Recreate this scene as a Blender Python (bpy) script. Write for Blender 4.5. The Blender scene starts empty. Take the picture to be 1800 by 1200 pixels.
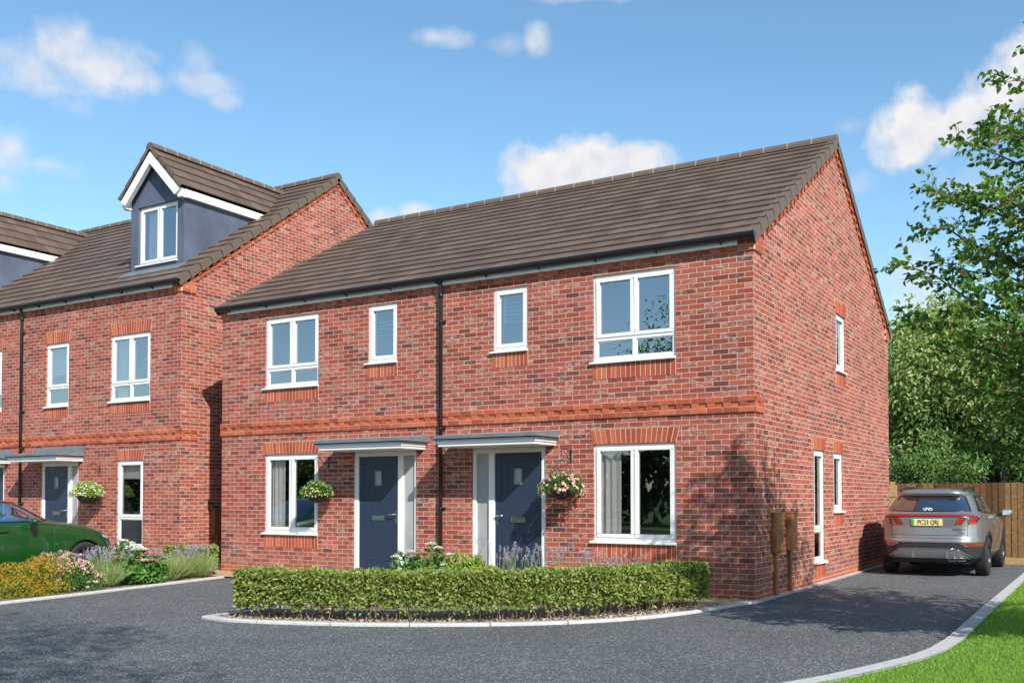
import bpy, bmesh, math, random
import numpy as np
from mathutils import Vector, Matrix
random.seed(7); RNG = np.random.default_rng(11)
SC = bpy.context.scene; COL = SC.collection
rad = math.radians
# ------------------------------------------------------------------ camera
cam = bpy.data.objects.new('camera', bpy.data.cameras.new('camera')); COL.objects.link(cam)
cam.location = (4.24, -13.37, 1.434); cam.rotation_euler = (rad(90 + 1.425), 0, rad(31.40))
cam.data.sensor_width = 36; cam.data.lens = 1735 / 1800 * 36
cam.data.shift_y = (831 - 600) / 1800; cam.data.shift_x = 0
cam.data.clip_start = .1; cam.data.clip_end = 3000
SC.camera = cam
# ------------------------------------------------------------------ light
SUN = Vector((1.42, -1.0, 1.26)).normalized()
EL = math.asin(SUN.z); AZ = math.atan2(SUN.x, SUN.y)
sl = bpy.data.lights.new('sun', 'SUN'); sl.energy = 4.6; sl.angle = rad(.55); sl.color = (1, .955, .88)
so = bpy.data.objects.new('sun', sl); COL.objects.link(so); so.rotation_euler = SUN.to_track_quat('Z', 'Y').to_euler()
SC.view_settings.view_transform = 'Standard'; SC.view_settings.look = 'None'
SC.view_settings.exposure = 0.42; SC.view_settings.gamma = 1
SC.cycles.max_bounces = 8; SC.cycles.transparent_max_bounces = 16
SC.cycles.use_adaptive_sampling = True
try:
    SC.cycles.use_denoising = True
except Exception: pass
# ------------------------------------------------------------------ world: nishita sky + clouds placed by direction
W = bpy.data.worlds.new('World'); SC.world = W; W.use_nodes = True
nt = W.node_tree; nt.nodes.clear(); N = nt.nodes; L = nt.links
def nd(t, **k):
    n = N.new(t)
    for a, b in k.items(): setattr(n, a, b)
    return n
def mth(op, a, b=None, c=None, clamp=False):
    n = nd('ShaderNodeMath', operation=op, use_clamp=clamp)
    for i, v in enumerate((a, b, c)):
        if v is None: continue
        if isinstance(v, (int, float)): n.inputs[i].default_value = v
        else: L.new(v, n.inputs[i])
    return n.outputs[0]
sky = nd('ShaderNodeTexSky', sky_type='NISHITA'); sky.sun_disc = False
sky.sun_elevation = EL; sky.sun_rotation = AZ; sky.air_density = 1.0; sky.dust_density = .35; sky.ozone_density = 2.2; sky.altitude = 100
tc = nd('ShaderNodeTexCoord'); sep = nd('ShaderNodeSeparateXYZ'); L.new(tc.outputs['Generated'], sep.inputs[0])
az = mth('ARCTAN2', sep.outputs[0], sep.outputs[1]); el = mth('ARCSINE', sep.outputs[2])
no = nd('ShaderNodeTexNoise'); no.inputs['Scale'].default_value = 14; no.inputs['Detail'].default_value = 9; no.inputs['Roughness'].default_value = .62
L.new(tc.outputs['Generated'], no.inputs['Vector'])
no2 = nd('ShaderNodeTexNoise'); no2.inputs['Scale'].default_value = 45; no2.inputs['Detail'].default_value = 6
L.new(tc.outputs['Generated'], no2.inputs['Vector'])
cmb = nd('ShaderNodeCombineXYZ'); L.new(az, cmb.inputs[0]); L.new(el, cmb.inputs[1])
CL = [(-1.003,.371,.03,.018,.75),(-.975,.388,.024,.022,.75),(-.945,.38,.036,.022,.85),(-.92,.377,.03,.012,.75),(-.969,.350,.022,.012,.5),
(-.99,.362,.05,.010,.6),(-.858,.401,.014,.012,.4),(-.853,.384,.03,.010,.55),(-.834,.372,.014,.007,.5),(-1.021,.305,.026,.024,.85),(-.997,.297,.026,.009,.5),
(-1.025,.278,.016,.012,.5),(-.619,.439,.028,.008,.6),(-.554,.434,.016,.011,.5),(-.522,.437,.013,.012,.65),(-.484,.475,.04,.006,.6),
(-.510,.320,.030,.022,1.0),(-.476,.328,.034,.020,1.0),(-.435,.326,.042,.014,1.0),(-.145,.338,.034,.026,1.0),(-.115,.340,.045,.026,1.0),(-.085,.350,.045,.030,1.0),(-.055,.362,.035,.035,1.0),
(-.118,.330,.055,.018,1.0),(-.108,.278,.03,.026,.5),(-.153,.187,.032,.03,.6),(-.217,.344,.013,.006,.25),(-.158,.146,.035,.03,.75),(-.678,.276,.013,.007,.8),
(-.644,.282,.014,.007,.8),(-.208,.294,.010,.008,.3),
(2.72,.22,.35,.07,.8),(2.3,.17,.2,.05,.8),(2.95,.35,.3,.05,.6),(-2.7,.3,.4,.06,.7),(1.7,.3,.3,.09,.7),(.8,.35,.4,.08,.7),(-1.9,.35,.35,.08,.7)]
acc = None
for a, e, sa, se, st in CL:
    s1 = nd('ShaderNodeVectorMath', operation='SUBTRACT'); L.new(cmb.outputs[0], s1.inputs[0]); s1.inputs[1].default_value = (a, e, 0)
    s2 = nd('ShaderNodeVectorMath', operation='MULTIPLY'); L.new(s1.outputs[0], s2.inputs[0]); s2.inputs[1].default_value = (.72 / sa, .72 / se, 0)
    s3 = nd('ShaderNodeVectorMath', operation='LENGTH'); L.new(s2.outputs[0], s3.inputs[0])
    e1 = mth('MULTIPLY', mth('SUBTRACT', 1.0, s3.outputs['Value']), 1.0)
    e1 = mth('ADD', e1, mth('MULTIPLY', mth('SUBTRACT', no.outputs['Fac'], .50), 2.6))
    e1 = mth('ADD', e1, mth('MULTIPLY', mth('SUBTRACT', no2.outputs['Fac'], .5), .5))
    e1 = mth('MULTIPLY', mth('MULTIPLY', e1, 1.2 if st < .99 else 1.65, clamp=True), min(st, 1.0))
    acc = e1 if acc is None else mth('MAXIMUM', acc, e1)
cfac = mth('POWER', acc, 1.15, clamp=True)
mr = nd('ShaderNodeMixRGB'); mr.inputs[1].default_value = (.84, .86, .93, 1); mr.inputs[2].default_value = (1.0, .99, .985, 1); L.new(mth('MULTIPLY', mth('SUBTRACT', no2.outputs['Fac'], .38), 3.6, clamp=True), mr.inputs[0])
hs = nd('ShaderNodeHueSaturation'); hs.inputs['Saturation'].default_value = 1.09; hs.inputs['Value'].default_value = 1.0; hs.inputs['Hue'].default_value = .489
L.new(sky.outputs[0], hs.inputs['Color'])
bg1 = nd('ShaderNodeBackground'); L.new(hs.outputs[0], bg1.inputs[0]); bg1.inputs[1].default_value = .15
bg2 = nd('ShaderNodeBackground'); L.new(mr.outputs[0], bg2.inputs[0]); bg2.inputs[1].default_value = .70
mx = nd('ShaderNodeMixShader'); L.new(cfac, mx.inputs[0]); L.new(bg1.outputs[0], mx.inputs[1]); L.new(bg2.outputs[0], mx.inputs[2])
wo = nd('ShaderNodeOutputWorld'); L.new(mx.outputs[0], wo.inputs[0])
# ------------------------------------------------------------------ materials
MATS = {}
class NB:
    def __init__(s, name):
        s.m = bpy.data.materials.new(name); s.m.use_nodes = True; s.t = s.m.node_tree; s.t.nodes.clear()
        s.out = s.n('ShaderNodeOutputMaterial'); s.p = s.n('ShaderNodeBsdfPrincipled'); s.l(s.p.outputs[0], s.out.inputs[0])
    def n(s, t, **k):
        n = s.t.nodes.new(t)
        for a, b in k.items(): setattr(n, a, b)
        return n
    def l(s, a, b): s.t.links.new(a, b)
    def math(s, op, a, b=None, clamp=False):
        n = s.n('ShaderNodeMath', operation=op, use_clamp=clamp)
        for i, v in enumerate((a, b)):
            if v is None: continue
            if isinstance(v, (int, float)): n.inputs[i].default_value = v
            else: s.l(v, n.inputs[i])
        return n.outputs[0]
    def noise(s, vec, sc, det=4, rough=.55):
        n = s.n('ShaderNodeTexNoise'); n.inputs['Scale'].default_value = sc; n.inputs['Detail'].default_value = det; n.inputs['Roughness'].default_value = rough
        s.l(vec, n.inputs['Vector']); return n.outputs['Fac']
    def ramp(s, f, stops, const=False):
        r = s.n('ShaderNodeValToRGB'); s.l(f, r.inputs[0]); e = r.color_ramp.elements
        if const: r.color_ramp.interpolation = 'CONSTANT'
        while len(e) < len(stops): e.new(.5)
        for i, (p, c) in enumerate(stops): e[i].position = p; e[i].color = (*c, 1)
        return r.outputs[0]
    def mix(s, f, a, b, mode='MIX'):
        n = s.n('ShaderNodeMixRGB', blend_type=mode)
        for i, v in enumerate((f, a, b)):
            if isinstance(v, (int, float)): n.inputs[i].default_value = v
            elif isinstance(v, tuple): n.inputs[i].default_value = (*v, 1)
            else: s.l(v, n.inputs[i])
        return n.outputs[0]
    def bump(s, h, d, st=1.0):
        b = s.n('ShaderNodeBump'); b.inputs['Distance'].default_value = d; b.inputs['Strength'].default_value = st
        s.l(h, b.inputs['Height']); s.l(b.outputs[0], s.p.inputs['Normal'])
    def set(s, **k):
        for a, v in k.items(): s.p.inputs[a.replace('_', ' ')].default_value = v
    def coord(s, w='Object'):
        return s.n('ShaderNodeTexCoord').outputs[w]
def plain(name, col, rough=.5, metal=0, nscale=0, namp=.15, bump=0, coat=0, spec=.5):
    b = NB(name); b.set(Roughness=rough, Metallic=metal); b.p.inputs['Specular IOR Level'].default_value = spec
    if coat: b.p.inputs['Coat Weight'].default_value = coat; b.p.inputs['Coat Roughness'].default_value = .03
    if nscale:
        f = b.noise(b.coord(), nscale, 5)
        c2 = tuple(min(1, c * (1 + namp)) for c in col); c1 = tuple(c * (1 - namp) for c in col)
        b.l(b.ramp(f, [(.3, c1), (.7, c2)]), b.p.inputs['Base Color'])
        if bump: b.bump(f, bump)
    else: b.p.inputs['Base Color'].default_value = (*col, 1)
    MATS[name] = b.m; return b.m
def brick_material(name='red_brick'):
    b = NB(name); uv = b.coord('UV')
    t = b.n('ShaderNodeTexBrick'); b.l(uv, t.inputs['Vector'])
    t.inputs['Color1'].default_value = (0, 0, 0, 1); t.inputs['Color2'].default_value = (1, 1, 1, 1); t.inputs['Mortar'].default_value = (.5, .5, .5, 1)
    t.inputs['Scale'].default_value = 1; t.inputs['Mortar Size'].default_value = .0048; t.inputs['Mortar Smooth'].default_value = .15
    t.inputs['Brick Width'].default_value = .236; t.inputs['Row Height'].default_value = .075; t.inputs['Bias'].default_value = 0
    sp = b.n('ShaderNodeSeparateColor'); b.l(t.outputs['Color'], sp.inputs[0]); rnd = sp.outputs[0]
    wn = b.n('ShaderNodeTexWhiteNoise', noise_dimensions='1D'); b.l(b.math('MULTIPLY', rnd, 917.3), wn.inputs['W'])
    base = b.ramp(rnd, [(0, (.21, .052, .042)), (.10, (.29, .064, .048)), (.35, (.385, .083, .058)), (.60, (.435, .105, .073)), (.80, (.41, .118, .090)), (.91, (.30, .080, .065)), (.97, (.18, .058, .054)), (1, (.135, .052, .054))])
    st = b.n('ShaderNodeMapping'); st.inputs['Scale'].default_value = (1, 2.6, 1); b.l(uv, st.inputs[0])
    off = b.n('ShaderNodeVectorMath', operation='ADD'); b.l(st.outputs[0], off.inputs[0]); cx = b.n('ShaderNodeCombineXYZ'); b.l(b.math('MULTIPLY', rnd, 31.7), cx.inputs[0]); b.l(b.math('MULTIPLY', rnd, 17.3), cx.inputs[1]); b.l(cx.outputs[0], off.inputs[1])
    blot = b.noise(off.outputs[0], 8, 6, .72); mid = b.noise(off.outputs[0], 26, 4, .65); fine = b.noise(uv, 120, 3, .6); big = b.noise(uv, .8, 3)
    # pale limey smears on some bricks
    pm = b.math('MULTIPLY', b.math('MULTIPLY', b.math('SUBTRACT', blot, .47), 6.0, True), b.math('MULTIPLY', b.math('SUBTRACT', wn.outputs['Value'], .50), 3.0, True))
    col = b.mix(b.math('MULTIPLY', pm, .80, True), base, (.57, .41, .33))
    wn2 = b.n('ShaderNodeTexWhiteNoise', noise_dimensions='1D'); b.l(b.math('MULTIPLY', rnd, 417.7), wn2.inputs['W'])
    dm = b.math('MULTIPLY', b.math('MULTIPLY', b.math('SUBTRACT', b.math('SUBTRACT', 1.0, blot), .42), 4.0, True), b.math('MULTIPLY', b.math('SUBTRACT', wn2.outputs['Value'], .45), 2.5, True))
    col = b.mix(b.math('MULTIPLY', dm, .75, True), col, (.155, .060, .062))
    col = b.mix(1.0, col, b.ramp(mid, [(.28, (.70, .66, .66)), (.5, (1.0, 1.0, 1.0)), (.72, (1.24, 1.30, 1.30))]), 'MULTIPLY')
    col = b.mix(1.0, col, b.ramp(fine, [(.25, (.84, .84, .84)), (.75, (1.12, 1.12, 1.12))]), 'MULTIPLY')
    mort = b.mix(b.noise(uv, 60, 3), (.56, .46, .32), (.74, .63, .46))
    col = b.mix(t.outputs['Fac'], col, mort)
    col = b.mix(1.0, col, b.ramp(big, [(.3, (.93, .93, .93)), (.7, (1.05, 1.05, 1.05))]), 'MULTIPLY')
    sx = b.n('ShaderNodeSeparateXYZ'); b.l(uv, sx.inputs[0]); wv = b.noise(uv, 2.2, 5, .7)
    lowz = b.math('MULTIPLY', b.math('SUBTRACT', b.math('ADD', .42, b.math('MULTIPLY', wv, .35)), sx.outputs[1]), 2.2, True)
    col = b.mix(b.math('MULTIPLY', lowz, .22), col, (.22, .17, .13))
    b.l(col, b.p.inputs['Base Color']); b.set(Roughness=.9); b.p.inputs['Specular IOR Level'].default_value = .2
    h = b.math('ADD', b.math('MULTIPLY', b.math('SUBTRACT', 1.0, t.outputs['Fac']), .8), b.math('ADD', b.math('MULTIPLY', fine, .25), b.math('MULTIPLY', mid, .5)))
    b.bump(h, .012, 1.0)
    MATS[name] = b.m; return b.m
def island_mat(name, stops, rough=.8, ns=40, amp=.2, bump=.004, spec=.3, trans=0, const=False):
    b = NB(name); g = b.n('ShaderNodeNewGeometry')
    c = b.ramp(g.outputs['Random Per Island'], stops, const)
    if ns:
        f = b.noise(b.coord(), ns, 4, .6)
        c = b.mix(1.0, c, b.ramp(f, [(.25, (1 - amp,) * 3), (.75, (1 + amp,) * 3)]), 'MULTIPLY')
        if bump: b.bump(f, bump)
    b.l(c, b.p.inputs['Base Color']); b.set(Roughness=rough); b.p.inputs['Specular IOR Level'].default_value = spec
    if trans:
        tr = b.n('ShaderNodeBsdfTranslucent'); cc = b.mix(1.0, c, (1.5, 1.6, .55), 'MULTIPLY'); b.l(cc, tr.inputs[0])
        m = b.n('ShaderNodeMixShader'); m.inputs[0].default_value = trans; b.l(b.p.outputs[0], m.inputs[1]); b.l(tr.outputs[0], m.inputs[2]); b.l(m.outputs[0], b.out.inputs[0])
    MATS[name] = b.m; return b.m
brick_material()
island_mat('orange_brick', [(0, (.30, .062, .036)), (.35, (.40, .088, .045)), (.7, (.49, .122, .055)), (.9, (.52, .155, .075)), (1, (.36, .078, .05))], .9, 45, .30)
plain('brick_mortar', (.72, .60, .44), .95, 0, 80, .12)
# orange facing bricks in stretcher bond for corners and the plinth
def orange_bond():
    b = NB('orange_bond'); uv = b.coord('UV'); t = b.n('ShaderNodeTexBrick'); b.l(uv, t.inputs['Vector'])
    t.inputs['Color1'].default_value = (.33, .065, .034, 1); t.inputs['Color2'].default_value = (.47, .115, .055, 1); t.inputs['Mortar'].default_value = (.60, .48, .33, 1)
    t.inputs['Scale'].default_value = 1; t.inputs['Mortar Size'].default_value = .0052; t.inputs['Mortar Smooth'].default_value = .15
    t.inputs['Brick Width'].default_value = .236; t.inputs['Row Height'].default_value = .075
    f = b.noise(uv, 90, 4, .6); c = b.mix(1.0, t.outputs['Color'], b.ramp(f, [(.25, (.8,) * 3), (.75, (1.18,) * 3)]), 'MULTIPLY')
    b.l(c, b.p.inputs['Base Color']); b.set(Roughness=.9)
    b.bump(b.math('ADD', b.math('MULTIPLY', b.math('SUBTRACT', 1.0, t.outputs['Fac']), .7), b.math('MULTIPLY', f, .35)), .010, .9)
    MATS['orange_bond'] = b.m
orange_bond()
island_mat('roof_tile', [(0, (.108, .070, .049)), (.5, (.134, .088, .062)), (1, (.164, .111, .081))], .50, 12, .12, .0015, .5)
plain('ridge_tile', (.128, .092, .068), .7, 0, 20, .12, .001)
plain('ridge_mortar', (.34, .28, .215), .9)
plain('white_upvc', (.80, .80, .79), .30, 0, 3, .015)
plain('white_board', (.80, .80, .79), .38, 0, 3, .02)
plain('black_plastic', (.012, .013, .016), .28)
plain('black_metal', (.010, .010, .012), .45)
plain('lead_grey', (.21, .235, .26), .42, .35, 6, .16, .001)
plain('door_blue', (.022, .036, .070), .38, 0, 30, .05)
plain('chrome', (.72, .72, .68), .14, 1)
plain('brown_plastic', (.27, .105, .036), .5, 0, 8, .10)
plain('curtain', (.78, .75, .69), .9, 0, 25, .05)
plain('blind', (.66, .63, .58), .8)
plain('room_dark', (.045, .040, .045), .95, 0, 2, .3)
plain('timber_dark', (.03, .02, .015), .9)
# painted render, softly mottled
def render_blue():
    b = NB('blue_render'); c = b.coord(); f = b.noise(c, 1.3, 5, .65); g = b.noise(c, 60, 3)
    b.l(b.ramp(f, [(.25, (.055, .068, .095)), (.5, (.088, .110, .160)), (.75, (.118, .146, .210))]), b.p.inputs['Base Color'])
    b.set(Roughness=.9); b.bump(g, .003); MATS['blue_render'] = b.m
render_blue()
def pane_mat(name, fac, tint=(1, 1, 1), rough=0.0):
    b = NB(name); tr = b.n('ShaderNodeBsdfTransparent'); tr.inputs[0].default_value = (*tint, 1)
    gl = b.n('ShaderNodeBsdfGlossy'); gl.inputs['Roughness'].default_value = rough; gl.inputs[0].default_value = (.93, .96, 1, 1)
    f = b.noise(b.coord(), 1.1, 2); b2 = b.n('ShaderNodeBump'); b2.inputs['Distance'].default_value = .004; b2.inputs['Strength'].default_value = .35; b.l(f, b2.inputs['Height']); b.l(b2.outputs[0], gl.inputs['Normal'])
    lw = b.n('ShaderNodeLayerWeight'); lw.inputs[0].default_value = .35
    m = b.n('ShaderNodeMixShader'); b.l(b.math('ADD', b.math('MULTIPLY', lw.outputs['Fresnel'], .6), fac, True), m.inputs[0])
    b.l(tr.outputs[0], m.inputs[1]); b.l(gl.outputs[0], m.inputs[2]); b.l(m.outputs[0], b.out.inputs[0]); MATS[name] = b.m
pane_mat('pane_glass', .37); pane_mat('pane_glass_clear', .17); pane_mat('car_glass', .36, (.35, .38, .38)); pane_mat('car_glass_light', .12, (.75, .8, .78))
b = NB('frosted_glass'); b.set(Roughness=.35); f = b.noise(b.coord(), 2.2, 2); b.l(b.ramp(f, [(.3, (.30, .31, .32)), (.7, (.42, .42, .42))]), b.p.inputs['Base Color']); MATS['frosted_glass'] = b.m
def asphalt():
    b = NB('asphalt'); c = b.coord(); v = b.n('ShaderNodeTexVoronoi'); v.inputs['Scale'].default_value = 90; b.l(c, v.inputs['Vector'])
    w = b.n('ShaderNodeTexVoronoi'); w.inputs['Scale'].default_value = 50; b.l(c, w.inputs['Vector'])
    sp = b.n('ShaderNodeSeparateColor'); b.l(v.outputs['Color'], sp.inputs[0]); sp2 = b.n('ShaderNodeSeparateColor'); b.l(w.outputs['Color'], sp2.inputs[0])
    base = b.ramp(sp.outputs[0], [(0, (.040, .046, .050)), (.5, (.076, .086, .091)), (.8, (.118, .130, .134)), (1, (.23, .24, .235))])
    chip = b.math('MULTIPLY', b.math('GREATER_THAN', sp2.outputs[0], .74), b.math('LESS_THAN', w.outputs['Distance'], .40))
    col = b.mix(b.math('MULTIPLY', chip, .9), base, (.46, .44, .41))
    big = b.noise(c, .55, 4); col = b.mix(1.0, col, b.ramp(big, [(.3, (.84,) * 3), (.7, (1.10,) * 3)]), 'MULTIPLY'); patch_ = b.noise(c, 2.6, 6, .75); col = b.mix(1.0, col, b.ramp(patch_, [(.34, (.84, .83, .82)), (.50, (1.0,) * 3), (.68, (1.10, 1.09, 1.07))]), 'MULTIPLY')
    b.l(col, b.p.inputs['Base Color']); b.set(Roughness=.85)
    b.bump(b.math('ADD', sp.outputs[0], b.math('MULTIPLY', chip, .8)), .006, .8); MATS['asphalt'] = b.m
asphalt()
plain('kerb_concrete', (.47, .465, .45), .85, 0, 22, .14, .002)
def slabs():
    b = NB('buff_slab'); c = b.coord(); t = b.n('ShaderNodeTexBrick'); b.l(c, t.inputs['Vector'])
    t.inputs['Color1'].default_value = (.42, .29, .15, 1); t.inputs['Color2'].default_value = (.50, .36, .20, 1); t.inputs['Mortar'].default_value = (.20, .15, .09, 1)
    t.inputs['Scale'].default_value = 1; t.inputs['Mortar Size'].default_value = .004; t.inputs['Brick Width'].default_value = .6; t.inputs['Row Height'].default_value = .45
    f = b.noise(c, 40, 4); b.l(b.mix(1.0, t.outputs['Color'], b.ramp(f, [(.3, (.88,) * 3), (.7, (1.1,) * 3)]), 'MULTIPLY'), b.p.inputs['Base Color']); b.set(Roughness=.85); MATS['buff_slab'] = b.m
slabs()
def grassbase(name, c1, c2):
    b = NB(name); c = b.coord(); f = b.noise(c, 30, 5, .7); b.l(b.ramp(f, [(.3, c1), (.7, c2)]), b.p.inputs['Base Color']); b.set(Roughness=.95); b.bump(f, .02); MATS[name] = b.m
grassbase('turf', (.05, .11, .014), (.10, .19, .028)); grassbase('mulch', (.10, .075, .055), (.30, .24, .18)); grassbase('field', (.05, .09, .02), (.09, .14, .035))
G3 = lambda *c: c
island_mat('grass_blade', [(0, (.13, .27, .020)), (.5, (.21, .40, .040)), (.9, (.33, .52, .09)), (1, (.48, .54, .20))], .6, 0, 0, 0, .3, .35)
island_mat('hedge_leaf', [(0, (.10, .15, .026)), (.4, (.19, .25, .050)), (.8, (.29, .35, .085)), (1, (.40, .43, .16))], .5, 0, 0, 0, .4, .25)
island_mat('tree_leaf', [(0, (.045, .115, .018)), (.45, (.085, .19, .026)), (.80, (.16, .30, .040)), (.97, (.30, .42, .09)), (.99, (.36, .17, .06)), (1, (.36, .17, .06))], .42, 0, 0, 0, .45, .38)
island_mat('willow_leaf', [(0, (.17, .22, .07)), (.5, (.31, .38, .13)), (1, (.50, .54, .26))], .55, 0, 0, 0, .35, .30)
island_mat('willow_leaf_green', [(0, (.08, .17, .04)), (.5, (.14, .26, .065)), (1, (.26, .36, .12))], .55, 0, 0, 0, .35, .30)
island_mat('dark_leaf', [(0, (.03, .07, .02)), (.6, (.055, .12, .03)), (1, (.10, .18, .05))], .55, 0, 0, 0, .35, .25)
island_mat('bright_leaf', [(0, (.16, .28, .03)), (.5, (.28, .42, .06)), (1, (.42, .50, .10))], .5, 0, 0, 0, .35, .3)
island_mat('green_leaf', [(0, (.05, .13, .025)), (.6, (.09, .21, .04)), (1, (.17, .32, .07))], .5, 0, 0, 0, .4, .25)
island_mat('lavender_leaf', [(0, (.20, .28, .09)), (.6, (.32, .40, .15)), (1, (.46, .50, .25))], .7, 0, 0, 0, .3, .2)
island_mat('lavender_flower', [(0, (.24, .21, .36)), (.6, (.38, .34, .48)), (1, (.52, .48, .58))], .8, 0, 0, 0, .2, .15)
island_mat('orange_petal', [(0, (.42, .17, .015)), (.6, (.62, .29, .03)), (1, (.70, .42, .08))], .7, 0, 0, 0, .2, .2)
island_mat('orange_shrub_leaf', [(0, (.12, .17, .02)), (.6, (.24, .26, .03)), (1, (.42, .34, .04))], .6, 0, 0, 0, .3, .25)
island_mat('pink_petal', [(0, (.62, .26, .30)), (.5, (.74, .42, .42)), (1, (.82, .62, .60))], .7, 0, 0, 0, .2, .2)
island_mat('white_petal', [(0, (.66, .66, .60)), (1, (.82, .82, .80))], .7, 0, 0, 0, .2, .2)
island_mat('mauve_petal', [(0, (.34, .12, .14)), (.6, (.48, .21, .22)), (1, (.62, .36, .34))], .8, 0, 0, 0, .2, .15)
island_mat('cream_petal', [(0, (.62, .55, .22)), (1, (.78, .72, .40))], .7, 0, 0, 0, .2, .2)
plain('bark', (.10, .085, .075), .9, 0, 30, .35, .01)
plain('twig', (.19, .13, .095), .9, 0, 30, .3)
plain('basket_liner', (.022, .024, .027), .8, 0, 14, .5, .02)
island_mat('fence_board', [(0, (.075, .038, .017)), (.5, (.135, .073, .032)), (1, (.20, .118, .054))], .85, 14, .40, .004, .2)
plain('fence_new', (.42, .26, .115), .85, 0, 14, .15)
def paint(name, col, metal, rough):
    b = NB(name); b.p.inputs['Base Color'].default_value = (*col, 1); b.set(Metallic=metal, Roughness=rough)
    b.p.inputs['Coat Weight'].default_value = 1; b.p.inputs['Coat Roughness'].default_value = .02
    f = b.noise(b.coord(), 900, 2); b.bump(f, .0002, .3); MATS[name] = b.m
paint('car_grey', (.30, .295, .305), .65, .34); paint('car_green', (.0055, .060, .0085), .15, .35)
plain('car_black', (.018, .018, .020), .32); plain('cladding', (.030, .031, .034), .5); plain('tyre', (.018, .018, .019), .8, 0, 40, .2)
plain('alloy', (.50, .49, .48), .28, .9); plain('alloy_dark', (.06, .06, .065), .3, .7); plain('skid_silver', (.36, .37, .38), .32, .8)
plain('lamp_red', (.34, .012, .010), .12, 0, coat=1); plain('lamp_orange', (.55, .07, .03), .15, coat=1); plain('lamp_clear', (.55, .66, .78), .08, .3, coat=1); plain('interior_grey', (.05, .048, .046), .8); plain('interior_light', (.45, .44, .42), .7)
plain('interior_brown', (.10, .035, .018), .6); plain('plate_yellow', (.72, .64, .32), .35); plain('plate_green', (.01, .42, .03), .35); plain('ink_black', (.01, .01, .012), .4); plain('badge_orange', (.62, .26, .14), .4, .3)
plain('caliper_blue', (.08, .20, .50), .4); plain('bird_dark', (.03, .035, .045), .8)
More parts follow.
